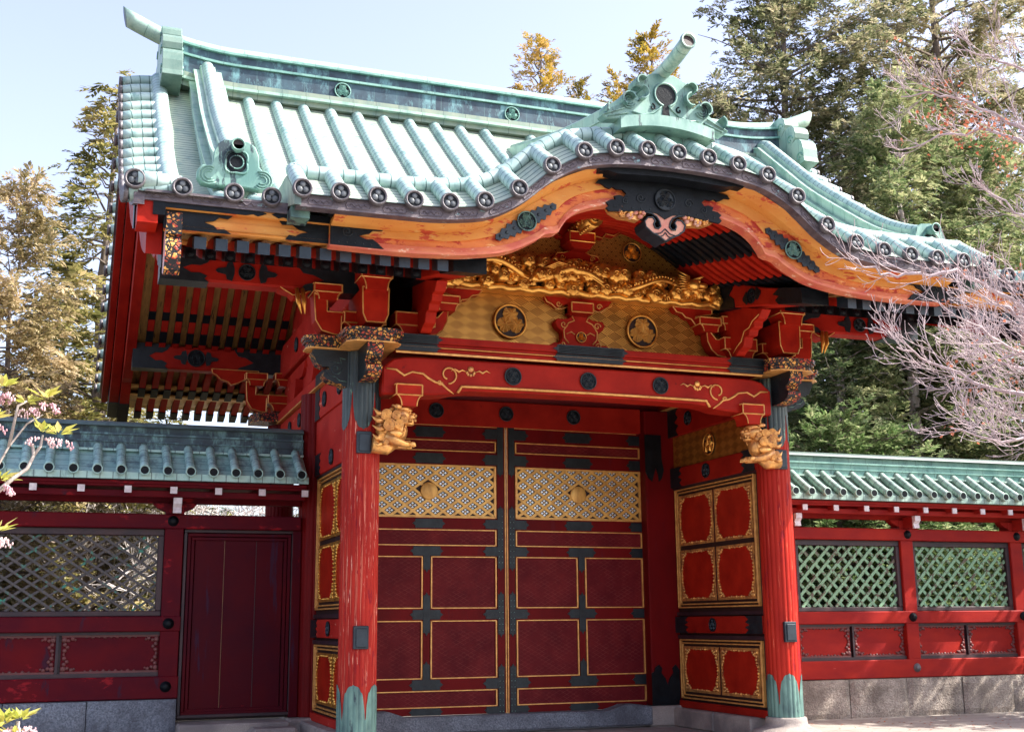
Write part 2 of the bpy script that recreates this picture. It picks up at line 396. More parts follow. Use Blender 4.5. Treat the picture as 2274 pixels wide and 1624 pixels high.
def cusp(h, kind='out'):
    """profile of an ornamental metal fitting's end, from v=0 to v=h; returns (du, v)"""
    if kind == 'out':
        q = [(0, 0), (.22, .05), (.26, .18), (.12, .26), (.34, .30), (.50, .40), (.78, .5), (.50, .60), (.34, .70), (.12, .74), (.26, .82), (.22, .95), (0, 1)]
    else:
        q = [(.30, 0), (.34, .12), (.16, .20), (.20, .32), (.0, .34), (-.06, .42), (-.42, .5), (-.06, .58), (.0, .66), (.20, .68), (.16, .80), (.34, .88), (.30, 1)]
    return [(a*h, b*h) for a, b in q]
def plate(mb, x0, x1, z0, z1, y, t=.012, l='out', r='out', m=0, out=-1, k=1.0):
    h = z1-z0; P = []
    if r == 'flat': P += [(x1, z0), (x1, z1)]
    else: P += [(x1+a*k, z0+b) for a, b in cusp(h, r)]
    if l == 'flat': P += [(x0, z1), (x0, z0)]
    else: P += [(x0-a*k, z0+b) for a, b in reversed(cusp(h, l))]
    mb.prism(P, 'y', y, y+out*t, m)
def vplate(mb, x0, x1, z0, z1, y, t=.012, b='out', tp='out', m=0, out=-1, k=.8):
    w_ = x1-x0; P = []
    if b == 'flat': P += [(x0, z0), (x1, z0)]
    else: P += [(x0+v, z0-a*k) for a, v in cusp(w_, b)]
    if tp == 'flat': P += [(x1, z1), (x0, z1)]
    else: P += [(x1-v, z1+a*k) for a, v in cusp(w_, tp)]
    mb.prism(P, 'y', y, y+out*t, m)
def outline(mb, pts, y, r=.011, m=0, closed=True):
    for i in range(len(pts)-(0 if closed else 1)):
        a = pts[i]; b = pts[(i+1) % len(pts)]
        mb.tube([(a[0], y, a[1]), (b[0], y, b[1])], r, 4, m, sm=False)
def mirror(o, name=None, parent=None, label=None):
    """a copy of a part mirrored in x"""
    me = o.data.copy(); 
    for v in me.vertices: v.co.x = -v.co.x
    me.flip_normals()
    c = bpy.data.objects.new(name or o.name.split('.')[0], me); S.collection.objects.link(c); c.parent = parent or o.parent
    if label: c['label'] = label
    elif 'label' in o.keys(): c['label'] = o['label']
    for md in o.modifiers:
        n = c.modifiers.new(md.name, md.type); n.width = md.width; n.segments = md.segments; n.limit_method = md.limit_method; n.angle_limit = md.angle_limit
    return c
def mtree(o, parent=None):
    c = mirror(o, parent=parent or o.parent)
    for ch in [x for x in S.collection.objects if x.parent == o]: mirror(ch, parent=c)
    return c
# ================================================================ the gate
G = empty('temple_gate', (0, 0, 0), 'ornate red temple gate with curved green copper roof, gold carvings and closed double doors', 'gate')
YR = 3.5
ZM = [(-3.1, 6.36), (-2.3, 6.60), (-1.37, 6.97), (0, 7.79), (1.46, 8.93), (2.9, 10.13), (3.5, 10.65)]
def zm(y): return lerpk(ZM, y if y <= YR else 2*YR-y)
ZK = [(-.6, 7.50), (0, 7.51), (.47, 7.50), (.93, 7.46), (1.39, 7.35), (1.8, 7.11), (2.16, 6.81), (2.58, 6.58), (3.04, 6.49), (3.5, 6.46), (6, 6.45)]
def zk(x): return lerpk(ZK, abs(x))
def hk(x, y): return zk(x)-.06+.70*min(y+3.5, .62)+.03*max(0, y+2.88)
def H(x, y):
    if abs(x) > 5.02 or y > YR: return zm(y)
    return max(zm(y), hk(x, y))

# roof sheet, with its under-boards
mb = MB()
def arc_y():
    L = [0]; 
    for i in range(1, 401):
        y0 = -3.1+(i-1)*13.2/400; y1 = y0+13.2/400
        L.append(L[-1]+sqrt((13.2/400)**2+(zm(y1)-zm(y0))**2))
    return L
AY = arc_y()
def arcat(y): return AY[max(0, min(400, int((y+3.1)/13.2*400)))]
def ystart(x):
    if abs(x) > 4.97: return -3.1
    y = -3.1
    while hk(x, y) > zm(y)-.04 and y < 3.3: y += .02
    return y
for xa, xb, nn in ((-6.72, -4.97, 3), (-4.969, 4.969, 90), (4.97, 6.72, 3)):
    def rs(u, v):
        x = xa+(xb-xa)*u; y = ystart(x); y = y+(10.1-y)*v
        return (x, y, zm(y))
    mb.grid(rs, nn, 88, 0, True, lambda u, v: (arcat(ystart(xa+(xb-xa)*u)+(10.1-ystart(xa+(xb-xa)*u))*v), xa+(xb-xa)*u))
roof = mb.build('roof', ['copper_sheet'], G, recalc=False)
mb = MB()
def ks(u, v):
    x = -5.0+10*u; y = -3.5+v*(6.2)
    return (x, y, max(hk(x, y), zm(y)-.05 if y > -3.1 else -9))
mb.grid(ks, 90, 50, 0, True, lambda u, v: (v*6.6, u*10))
for sgn in (-1, 1):   # closed cheeks at the ends of the undulating front
    P = [(-3.5+i*.1, hk(4.99, -3.5+i*.1)) for i in range(20)]
    P = [q for q in P if q[1] > zm(max(q[0], -3.1))-.02 or q[0] < -3.0]
    mb.prism(P+[(P[-1][0], P[-1][1]-.12), (-3.5, 6.25)], 'x', sgn*4.94, sgn*5.02, 0)
kroof = mb.build('undulating_roof', ['copper_sheet'], G, recalc=False)

# round tile rows
def endcap(mb, x, y, z, r=.118):
    mb.lathe([(r*.9, y+.05), (r, y+.03), (r, y-.03), (r*.93, y-.045), (r*.80, y-.045), (r*.74, y-.02), (r*.6, y-.018)], (x, 0, z), 20, 0, True, 'y')
    mb.prism([(x+r*.76*cos(2*pi*i/16), z+r*.76*sin(2*pi*i/16)) for i in range(16)], 'y', y-.0205, y-.022, 1)
    for k in range(3):
        a = pi/2+2*pi*k/3
        mb.ell((x+cos(a)*r*.36, y-.024, z+sin(a)*r*.36), (r*.34, .009, r*.34), 2, 8, 4)
ROWX = [.455+.4785*k for k in range(10)]
EAVEX = [5.22, 5.66, 6.25]
def row_pts(x, y0, y1, dz=.02, n=26): return [(x, y0+(y1-y0)*i/n, zm(y0+(y1-y0)*i/n)+dz) for i in range(n+1)]
for sgn in (-1, 1):
    for x in ROWX:
        ys = -2.9
        while hk(x, ys) > zm(ys)+.05 and ys < 3: ys += .05
        mb = MB(); mb.tube(row_pts(sgn*x, ys-.15, 3.25), .095, 12, 0, True, up=(1, 0, 0)); mb.build('tile_row', ['copper_tube'], G)
    for x in EAVEX:
        r = .098 if x < 6 else .135
        mb = MB(); mb.tube(row_pts(sgn*x, -3.02, 3.4, .02 if x < 6 else .07), r, 12, 0, True, up=(1, 0, 0)); o = mb.build('tile_row', ['copper_tube'], G)
        mb = MB(); endcap(mb, sgn*x, -3.07, zm(-3.05)+.08); mb.build('tile_end', ['tile_end_metal', 'ink_metal', 'tile_leaf'], o)
    for x in ROWX+EAVEX:   # back slope
        mb = MB(); mb.tube(row_pts(sgn*x, 3.7, 10.05), .095, 8, 0, True, up=(1, 0, 0)); mb.build('tile_row', ['copper_tube'], G)
# corner and verge tiles running out sideways
k = 0
for sgn in (-1, 1):
    y = -2.95
    while y < 10:
        z = zm(y)+.03; mb = MB(); hidden = y > 3.6
        sl = (zm(y+.01)-zm(y-.01))/.02
        P = [(sgn*(6.25+.60*t/4), y, z-.10*(t/4)**2+.035) for t in range(5)]
        if y > -2.9 or True:
            mb.tube(P, .095, 10, 0, True, up=(0, 1, 0)); o = mb.build('verge_tile', ['copper_tube'], G)
            mb = MB(); mb.lathe([(.10, sgn*.0), (.104, sgn*.05), (.08, sgn*.055), (.001, sgn*.05)], (sgn*6.84, y, P[-1][2]), 12, 0, True, 'x'); mb.build('tile_end', ['tile_end_metal'], o)
        step = .47/sqrt(1+sl*sl); y += max(step, .2)
    # diagonal corner tile
    mb = MB(); mb.tube([(sgn*6.25, -2.93, 6.56), (sgn*6.5, -2.98, 6.53), (sgn*6.76, -3.02, 6.52)], [.085, .1, .11], 12, 0); o = mb.build('corner_tile', ['copper_tube'], G)
    mb = MB(); endcap(mb, sgn*6.78, -3.07, 6.50, .12); mb.build('tile_end', ['tile_end_metal', 'ink_metal', 'tile_leaf'], o)
    # verge edge strip
    mb = MB()
    for y0, y1 in ((-3.05, 3.5), (3.5, 10.05)):
        n = 30
        Q = [(y0+(y1-y0)*i/n) for i in range(n+1)]
        P = [(a, zm(a)-.02) for a in Q]+[(a, zm(a)-.16) for a in reversed(Q)]
        mb.prism(P, 'x', sgn*6.66, sgn*6.78, 0)
    mb.build('verge_strip', ['eave_bronze'], G)
# front rows on the undulating roof, with their round ends
for i in range(23):
    x = -4.93+.4482*i
    mb = MB(); P = []
    for t in range(8):
        y = -3.46+.62*t/7; P.append((x, y, zk(x)+.70*(y+3.5)))
    mb.tube(P, .098, 12, 0, True, up=(1, 0, 0)); o = mb.build('front_tile_row', ['copper_tube'], G)
    mb = MB(); endcap(mb, x, -3.5, zk(x), .118); mb.build('tile_end', ['tile_end_metal', 'ink_metal', 'tile_leaf'], o)
mb = MB(); P = []
for i in range(81):
    x = -4.95+9.9*i/80; P.append((x, -2.90, zk(x)+.70*.6+.0))
mb.tube(P, .10, 12, 0, True, up=(0, 1, 0)); mb.build('cross_tile_roll', ['copper_tube'], G)

# bronze eave strips under the tile ends
mb = MB(); n = 90
P = [(-4.98+9.96*i/n) for i in range(n+1)]
mb.prism([(x, zk(x)-.05) for x in P]+[(x, zk(x)-.205) for x in reversed(P)], 'y', -3.46, -3.30, 0)
for i in range(22):   # raised scroll panels between the tile ends
    x = -4.93+.4482*(i+.5); s_ = (zk(x+.05)-zk(x-.05))/.1
    Q = [(x-.13, zk(x)-.17-.13*s_), (x+.13, zk(x)-.17+.13*s_), (x+.15, zk(x)-.13+.15*s_), (x+.13, zk(x)-.09+.13*s_), (x-.13, zk(x)-.09-.13*s_), (x-.15, zk(x)-.13-.15*s_)]
    outline(mb, Q, -3.462, .006)
    mb.tube([(x-.1+.2*t/10, -3.462, zk(x)-.13+s_*(-.1+.2*t/10)+.018*sin(t*1.6)) for t in range(11)], .008, 4)
mb.build('eave_strip', ['eave_bronze'], G)
for sgn in (-1, 1):
    mb = MB(); x0, x1 = sorted((sgn*5.02, sgn*6.74)); mb.box(x0, x1, -3.04, -2.9, 6.28, 6.41)
    for cx in (5.44, 5.95, 6.5):
        mb.tube([(sgn*cx-.14+.28*t/12, -3.045, 6.345+.02*sin(t*1.5)) for t in range(13)], .008, 4)
        c = sgn*cx; outline(mb, [(c-.16, 6.31), (c+.16, 6.31), (c+.18, 6.345), (c+.16, 6.38), (c-.16, 6.38), (c-.18, 6.345)], -3.042, .006)
    mb.build('eave_strip', ['eave_bronze'], G)
    mb = MB(); x0, x1 = sorted((sgn*4.80, sgn*5.02)); mb.box(x0, x1, -3.3, -3.0, 6.16, 6.30); mb.build('eave_block', ['green_metal'], G)
    mb = MB(); mb.box(min(sgn*6.5, sgn*6.73), max(sgn*6.5, sgn*6.73), -3.0, -2.6, 6.02, 6.28); mb.build('eave_corner_block', ['red_bright'], G)
mb = MB(); mb.box(-6.74, 6.74, 9.95, 10.1, 6.28, 6.41); mb.build('rear_eave_strip', ['eave_bronze'], G)
# underside boards
mb = MB()
def us(u, v):
    x = -6.66+13.32*u; y = -2.95+12.9*v; yy = y if y <= YR else 2*YR-y
    return (x, y, min(zm(y)-.10, lerpk([(-3, 6.02), (-1.6, 6.27), (0, 6.82), (1.5, 7.74), (3.5, 9.25)], yy)))
for a, b in ((-6.24, -2.9), (2.9, 6.24)):
    mb.grid(lambda u, v: us((a+(b-a)*u+6.66)/13.32, v), 4, 60, 0, True)
mb.build('soffit_boards', ['gold_board'], G, recalc=False)

# ---------------------------------------------------------------- main ridge
def rz(x): return .34*(max(0, abs(x)-5.0)/1.85)**1.7
def ridge_layer(z0, z1, hw, x0=-6.0, x1=6.0, n=48):
    mb_ = MB()
    def sec(x): return [(x, YR-hw, z0+rz(x)), (x, YR-hw, z1+rz(x)), (x, YR+hw, z1+rz(x)), (x, YR+hw, z0+rz(x))]
    prev = None
    for i in range(n+1):
        x = x0+(x1-x0)*i/n; r = [mb_.av(p) for p in sec(x)]
        if prev:
            for k in range(4):
                q = (k+1) % 4
                xa = x0+(x1-x0)*(i-1)/n
                mb_.face((prev[k], prev[q], r[q], r[k]), 0, False, [(xa, 0), (xa, 1), (x, 1), (x, 0)])
        else: mb_.face(r[::-1], 0)
        prev = r
    mb_.face(prev, 0); return mb_
ridge = ridge_layer(10.36, 10.62, .45).build('main_ridge', ['copper_stone'], G)
ridge_layer(10.45, 10.50, .54).build('ridge_flange', ['copper_pale'], ridge)
ridge_layer(10.60, 10.97, .30).build('ridge_face', ['copper_dark'], ridge)
ridge_layer(10.98, 11.02, .34).build('ridge_flange', ['copper_mid'], ridge)
ridge_layer(11.03, 11.20, .27).build('ridge_face', ['copper_dark'], ridge)
ridge_layer(11.19, 11.23, .33).build('ridge_flange', ['copper_mid'], ridge)
mb = MB(); n = 70; P = []; 
for i in range(n+1):
    x = -6.86+13.72*i/n; P.append((x, YR, 11.30+rz(x)+(.12*(max(0, abs(x)-6.1)/.76))))
mb.tube(P, .15, 14, 0, True, flat=1.0, up=(0, 1, 0), mcap=1, slant=.12); mb.build('ridge_cap', ['copper_pale', 'green_metal'], ridge)
for x in (-3.1, 0.12, 3.1):
    mb = MB(); crest(mb, x, 10.80, YR-.30, .15, 0, 0, 1, thick=.06); mb.build('crest', ['copper_mid', 'ink_metal'], ridge)
# end ornaments of the ridge: scrolled plate seen edge-on
for sgn in (-1, 1):
    mb = MB()
    half = [(0, 11.50), (.32, 11.52), (.44, 11.48), (.52, 11.40), (.54, 11.30), (.50, 11.18), (.42, 11.10), (.50, 11.16), (.62, 11.20), (.76, 11.18), (.85, 11.10), (.88, 11.0), (.86, 10.90), (.78, 10.81), (.88, 10.84), (1.0, 10.81), (1.08, 10.72), (1.12, 10.58), (1.13, 10.40), (1.16, 10.30), (.55, 10.2)]
    P = [(YR-a, b) for a, b in half]+[(YR+a, b) for a, b in reversed(half[1:])]
    mb.prism(P, 'x', sgn*5.93, sgn*6.26, 0)
    o = mb.build('ridge_end_ornament', ['copper_pale'], G, bev=.02)
    mb = MB()
    for a, zc, r in ((.5, 11.30, .1), (.82, 10.92, .1), (1.12, 10.45, .12)):
        for s2 in (-1, 1):
            for sx in (5.925, 6.265): mb.tube([(sgn*sx, YR+s2*(a-.13+q*cos(t)), zc-.02+q*sin(t)) for t, q in [(u*.5, .11-.007*u) for u in range(14)]], .014, 5, 0)
    split_build(mb, 'scroll', ['copper_mid'], o)
# ---------------------------------------------------------------- descending ridges
def loft_y(mb, x0, x1, f0, f1, ya, yb, n=30, m=0):
    prev = None
    for i in range(n+1):
        y = ya+(yb-ya)*i/n; r = [mb.av(p) for p in ((x0, y, f0(y)), (x0, y, f1(y)), (x1, y, f1(y)), (x1, y, f0(y)))]
        if prev:
            for k in range(4):
                q = (k+1) % 4; mb.face((prev[k], prev[q], r[q], r[k]), m, False, [(arcat(y-(yb-ya)/n), 0), (arcat(y-(yb-ya)/n), 1), (arcat(y), 1), (arcat(y), 0)])
        else: mb.face(r[::-1], m)
        prev = r
    mb.face(prev, m)
for sgn in (-1, 1):
    c = sgn*5.48
    DR = [(-2.2, 7.62), (-1.65, 7.66), (-.7, 8.06), (.25, 8.69), (1.3, 9.46), (2.0, 10.06), (3.0, 10.93)]
    dz = lambda y: lerpk(DR, y)
    mb = MB(); loft_y(mb, c-.26, c+.26, lambda y: zm(y)-.05, lambda y: dz(y)-.42, -1.45, 3.1)
    dr = mb.build('descending_ridge', ['copper_pale'], G)
    mb = MB(); loft_y(mb, c-.30, c+.30, lambda y: dz(y)-.42, lambda y: dz(y)-.38, -1.48, 3.05); mb.build('ridge_flange', ['copper_pale'], dr)
    mb = MB(); loft_y(mb, c-.19, c+.19, lambda y: dz(y)-.38, lambda y: dz(y)-.20, -1.45, 3.15); mb.build('ridge_face', ['copper_pale'], dr)
    mb = MB(); loft_y(mb, c-.23, c+.23, lambda y: dz(y)-.20, lambda y: dz(y)-.165, -1.47, 3.1); mb.build('ridge_flange', ['copper_pale'], dr)
    mb = MB(); loft_y(mb, c-.12, c+.12, lambda y: dz(y)-.165, lambda y: dz(y)-.08, -1.45, 3.1); mb.build('ridge_face', ['copper_pale'], dr)
    mb = MB(); P = [(c, 3.2-4.7*i/34, dz(3.2-4.7*i/34)-.085) for i in range(35)]
    mb.tube(P, .09, 14, 0, True, up=(1, 0, 0)); mb.build('ridge_cap', ['copper_tube'], dr)
    zt = 7.30; mb = MB(); mb.tube([(c, -1.3, zt+.30), (c, -1.6, zt+.28), (c, -1.80, zt+.27)], .078, 14, 0, True, up=(1, 0, 0), mcap=1); mb.lathe([(.079, 0), (.088, 0), (.088, -.03), (.072, -.03), (.07, 0)], (c, -1.80, zt+.27), 14, 0, True, 'y'); mb.build('projecting_tube', ['green_metal_light', 'dark_recess'], dr)  # solid end cap coloured dark in place of the shade inside the tube
    # its front ornament
    z0 = zm(-1.5)+.17
    half = [(0, .62), (.16, .60), (.24, .54), (.29, .42), (.30, .27), (.35, .22), (.43, .23), (.49, .15), (.49, .06), (.43, -.02), (.30, -.04), (0, -.02)]
    P = [(c+a, z0+b) for a, b in half]+[(c-a, z0+b) for a, b in reversed(half[:-1])]
    mb = MB(); mb.prism(P[::-1], 'y', -1.50, -1.66, 0); o = mb.build('ridge_end_ornament', ['green_metal_light'], G, bev=.012)
    mb = MB()
    mb.tube([(c+.155*(1-.12*cos(4*a))*cos(a), -1.67, z0+.30+.165*(1-.12*cos(4*a))*sin(a)) for a in [2*pi*i/28 for i in range(29)]], .016, 5, 0)
    mb.tube([(c+.09*cos(a), -1.675, z0+.30+.09*sin(a)) for a in [2*pi*i/24 for i in range(25)]], .010, 5, 0)
    for s2 in (-1, 1):
        for r in (.055, .095, .13): mb.tube([(c+s2*(.36-.02+r*cos(a)), -1.665, z0+.09+r*.95*sin(a)) for a in [pi*(-.75)+pi*1.4*i/12 for i in range(13)]], .011, 4, 0)
    mb.prism([(c+.135*cos(2*pi*i/24), z0+.30+.145*sin(2*pi*i/24)) for i in range(24)], 'y', -1.66, -1.668, 1)
    mb.build('relief', ['green_metal_light', 'ink_metal'], o)
# ---------------------------------------------------------------- ridge over the undulating front
RK = [(-3.95, 9.03), (-3.45, 8.93), (-2.9, 8.90), (-1.84, 8.98), (.5, 9.42), (2.9, 10.06)]
def rk(y): return lerpk(RK, y)
def loft2(mb, hw, fz0, fz1, ya, yb, n=24, m=0):
    prev = None
    for i in range(n+1):
        y = ya+(yb-ya)*i/n; r = [mb.av(p) for p in ((-hw, y, fz0(y)), (-hw, y, fz1(y)), (hw, y, fz1(y)), (hw, y, fz0(y)))]
        if prev:
            for k in range(4):
                q = (k+1) % 4; mb.face((prev[k], prev[q], r[q], r[k]), m, False, [(y-(yb-ya)/n, 0), (y-(yb-ya)/n, 1), (y, 1), (y, 0)])
        else: mb.face(r[::-1], m)
        prev = r
    mb.face(prev, m)
mb = MB(); loft2(mb, .34, lambda y: hk(0, y)-.1, lambda y: rk(y)-.55, -3.0, 2.2); kr = mb.build('front_ridge', ['copper_mid'], G)
mb = MB(); loft2(mb, .27, lambda y: rk(y)-.55, lambda y: rk(y)-.34, -3.05, 2.6); mb.build('ridge_face', ['copper_pale'], kr)
mb = MB(); loft2(mb, .20, lambda y: rk(y)-.34, lambda y: rk(y)-.12, -3.05, 2.7); mb.build('ridge_face', ['copper_pale'], kr)
mb = MB(); loft2(mb, .29, lambda y: rk(y)-.36, lambda y: rk(y)-.33, -3.05, 2.7); mb.build('ridge_flange', ['copper_pale'], kr)
mb = MB(); mb.tube([(0, 2.85-6.75*i/40, rk(2.85-6.75*i/40)-.10) for i in range(41)], .10, 14, 0, True, up=(1, 0, 0), mcap=1); mb.lathe([(.09, .0), (.112, .0), (.112, -.04), (.085, -.04), (.08, 0)], (0, -3.88, rk(-3.9)-.10), 16, 0, True, 'y'); mb.build('ridge_cap', ['copper_pale', 'dark_recess'], kr)  # dark cap colour stands in for the shaded hollow of the open pipe
# front ornament: circle plate with curling wings on a curved saddle
mb = MB(); o_ = [(.0, 8.76), (.18, 8.75), (.30, 8.69), (.40, 8.66), (.46, 8.58), (.43, 8.53), (.35, 8.52), (.30, 8.43), (.34, 8.34), (.41, 8.31), (.46, 8.35), (.52, 8.41), (.60, 8.38), (.63, 8.28), (.70, 8.22), (.86, 8.14), (.95, 8.05), (.88, 8.00), (.70, 8.02), (0, 8.10)]
P = [(a, b) for a, b in o_]+[(-a, b) for a, b in reversed(o_[1:-1])]
mb.prism(P, 'y', -3.20, -3.02, 0); fo = mb.build('front_ridge_ornament', ['green_metal_light'], G, bev=.012)
mb = MB(); n = 14
Q = [(-.70+1.4*i/n) for i in range(n+1)]
mb.prism([(x, 8.13-.10*(x/.7)**2) for x in Q]+[(x, 7.97-.10*(x/.7)**2) for x in reversed(Q)], 'y', -3.26, -2.7, 0); mb.build('saddle', ['green_metal_light'], fo)
mb = MB()
mb.prism([(.155*cos(2*pi*i/28), 8.45+.155*sin(2*pi*i/28)) for i in range(28)], 'y', -3.20, -3.21, 1)
mb.prism([(-.035, 8.33), (.035, 8.33), (.06, 8.13), (-.06, 8.13)], 'y', -3.20, -3.209, 1)
mb.tube([(.165*cos(a), -3.215, 8.45+.165*sin(a)) for a in [-pi/2+.25+(2*pi-.5)*i/30 for i in range(31)]], .016, 6, 0)
for s2 in (-1, 1):
    mb.tube([(s2*a, -3.21, b) for a, b in ((.04, 8.30), (.10, 8.24), (.2, 8.16), (.35, 8.12), (.5, 8.14))], .014, 5, 0)
    mb.tube([(s2*(x-.19)+s2*.19+s2*.0, -3.21, z) for x, y, z in spiral(.20, 8.25, .05, .9, pi/2, 1)], .010, 5, 1)
    for dr_ in (0, .035, .07): mb.tube([(s2*(.55+(.10-dr_)*cos(a)), -3.215, 8.29+(.10-dr_)*sin(a)) for a in [-pi*.9+pi*1.5*i/14 for i in range(15)]], .009, 5, 0)
    mb.tube([(s2*a, -3.215, b) for a, b in ((.62, 8.18), (.74, 8.13), (.86, 8.08), (.93, 8.05))], .012, 5, 0)
    mb.tube([(s2*a, -3.215, b) for a, b in ((.56, 8.12), (.70, 8.08), (.86, 8.03))], .010, 5, 0)
    for cx, cz, r in ((.37, 8.43, .085),): mb.tube([(s2*(cx+r*cos(a)), -3.12, cz+r*sin(a)) for a in [pi*.5+pi*1.2*i/10 for i in range(11)]], .012, 5, 0)
mb.build('relief', ['green_metal_light', 'ink_metal'], fo)
# far-projecting curled wing plates (left wing seen edge-on is lit)
for s2 in (-1, 1):
    mb = MB()
    for cx, cz, r, a0, a1 in ((.37, 8.58, .085, -.6, 2.6), (.375, 8.42, .10, 1.8, 5.0), (.57, 8.30, .10, -1.2, 2.9), (.80, 8.14, .10, -.6, 1.2)):
        Q = [(s2*(cx+r*cos(a0+(a1-a0)*i/12)), cz+r*sin(a0+(a1-a0)*i/12)) for i in range(13)]; Q2 = [(s2*(cx+(r-.018)*cos(a0+(a1-a0)*i/12)), cz+(r-.018)*sin(a0+(a1-a0)*i/12)) for i in range(13)]
        mb.prism(Q+Q2[::-1], 'y', -3.30, -3.0, 0)
    split_build(mb, 'scroll', ['green_metal_light'], fo)
# ---------------------------------------------------------------- undulating bargeboard
BT = [(-.6, 7.36), (0, 7.37), (.6, 7.36), (1.33, 7.16), (2.0, 6.80), (2.65, 6.42), (3.07, 6.32), (3.57, 6.27), (4.0, 6.26), (5, 6.26)]
BMID = [(-.6, 7.25), (0, 7.26), (.68, 7.24), (1.02, 7.18), (1.52, 6.98), (2.2, 6.55), (2.78, 6.29), (3.5, 6.20), (5, 6.18)]
BB = [(-.6, 6.87), (0, 6.88), (.78, 6.86), (1.2, 6.74), (1.42, 6.58), (1.53, 6.42)]
BB2 = [(1.53, 6.41), (1.60, 6.38), (1.70, 6.37), (1.82, 6.28), (2.2, 6.09), (2.69, 5.99), (2.97, 5.96), (3.7, 5.93), (5, 5.95)]
def bt(x): return lerpk(BT, abs(x))
def bm_(x): return lerpk(BMID, abs(x))
def bb(x): return lerpk(BB, abs(x)) if abs(x) < 1.53 else lerpk(BB2, abs(x))
XS = sorted(set([-4.5+9.0*i/120 for i in range(121)]+[-1.53, 1.53, -1.531, 1.531, -1.6, 1.6]))
def band(mb, secf, m=0, xs=XS):
    prev = None
    for x in xs:
        pts = secf(x); r = [mb.av((x, a, b)) for a, b in pts]; n = len(r)
        if prev:
            for k in range(n): mb.face((prev[k], prev[(k+1) % n], r[(k+1) % n], r[k]), m, False)
        else: mb.face(r[::-1], m)
        prev = r
    mb.face(prev, m)
mb = MB()
def sec(x):
    t, md, b = bt(x), bm_(x), bb(x); q = b+.10; h = (q+md)/2
    h = q+.46*(md-q); return [(-3.03, h), (-3.03, md), (-2.90, md), (-2.90, h)]
band(mb, sec); kb = mb.build('bargeboard', ['orange_board'], G)
def sec2(x):
    md, q = bm_(x), bb(x)+.10; h = q+.46*(md-q); return [(-3.00, q), (-3.00, h-.015), (-3.02, h), (-2.90, h), (-2.90, q)]
mb = MB(); band(mb, sec2); mb.build('lower_board', ['orange_worn'], kb)
mb = MB(); band(mb, lambda x: [(-3.045, bb(x)), (-3.045, bb(x)+.035), (-3.02, bb(x)+.10), (-2.86, bb(x)+.10), (-2.86, bb(x))]); mb.build('lower_rim', ['orange_rim'], kb)
mb = MB(); band(mb, lambda x: [(-3.06, bm_(x)), (-3.16, bm_(x)+.015), (-3.26, (bm_(x)+bt(x))/2+.01), (-3.32, bt(x)), (-2.9, bt(x)), (-2.9, bm_(x))]); mb.build('upper_band', ['orange_board'], kb)
# black metal fittings on it
def fit_poly(pts, y, t, name='metal_fitting', mat='ink_metal', parent=None, holes=False, ax='y'):
    mb = MB(); mb.prism(pts, ax, y, y-t, 0); return mb.build(name, [mat], parent or G)
half = [(0, -.13), (.25, .0), (.60, -.03), (.98, -.06), (1.0, -.02)]
pl = []
# central plaque over the crown of the board
low = [(0, 6.73), (.12, 6.80), (.30, 6.82), (.55, 6.79), (.82, 6.76)]
side = [(.86, 6.80), (.82, 6.84), (.86, 6.88), (.80, 6.92), (.72, 6.93), (.74, 6.98), (.66, 7.0), (.60, 6.98), (.56, 7.03), (.62, 7.08), (.70, 7.07), (.76, 7.10), (.80, 7.07), (.86, 7.09), (.92, 7.13), (1.0, 7.13), (.96, 7.18)]
top = [(.7, 7.225), (.35, 7.24), (0, 7.24)]
P = low+side+top; P = P+[(-a, b) for a, b in reversed(P[1:-1])]
cp = fit_poly(P, -3.04, .035, 'centre_plaque', 'ink_metal', kb)
mb = MB(); crest(mb, 0, 7.0, -3.075, .155, 0, 0, 0, thick=.035)
for s in (-1, 1):
    mb.tube(spiral(s*.36, 6.99, .07, 1.4, 0, s, -3.078), .010, 5); mb.tube(spiral(s*.58, 6.92, .05, 1.3, 1, -s, -3.078), .009, 5)
    for q in range(5): mb.ell((s*(.22+.13*q), -3.076, 6.85-.004*q), (.015, .008, .015), 0, 6, 4)
split_build(mb, 'relief', ['black_metal'], kb)
P = [(0, 7.23), (.8, 7.19), (.95, 7.22), (1.05, 7.20), (1.10, 7.24), (1.22, 7.21), (1.27, 7.25), (1.16, 7.29), (1.02, 7.30), (.9, 7.33), (.5, 7.365), (0, 7.375)]
P = P+[(-a, b) for a, b in reversed(P[1:-1])]
mb = MB()
P2 = [(a, b) for a, b in P]
for i in range(1): mb.prism(P2, 'y', -3.10, -3.335, 0)
mb.build('upper_fitting', ['ink_metal'], kb)
# crest with leaf wings on each flank
for s in (-1, 1):
    cx, cz = s*1.975, 6.50
    ang = atan2(-.52*1.0, .80)*s
    mb = MB()
    def rot(u, v): return (cx+u*cos(ang)-v*sin(ang), cz+u*sin(ang)+v*cos(ang))
    for d in (-1, 1):
        Q = [(.09, .045), (.15, .10), (.20, .06), (.25, .10), (.30, .05), (.35, .08), (.40, .04), (.46, .05), (.50, 0), (.46, -.05), (.40, -.04), (.35, -.08), (.30, -.05), (.25, -.10), (.20, -.06), (.15, -.10), (.09, -.045)]
        mb.prism([rot(d*a, b) for a, b in Q], 'y', -3.03, -3.055, 0)
        for q in (.2, .32, .42): mb.ell((*[rot(d*q, 0)[0]], -3.056, rot(d*q, 0)[1]), (.025, .01, .025), 0, 6, 4)
    o = mb.build('leaf_fitting', ['bluegrey_metal'], kb)
    mb = MB(); crest(mb, cx, cz, -3.04, .135, 0, 0, 1, thick=.05); mb.build('crest', ['green_metal', 'ink_metal'], kb)
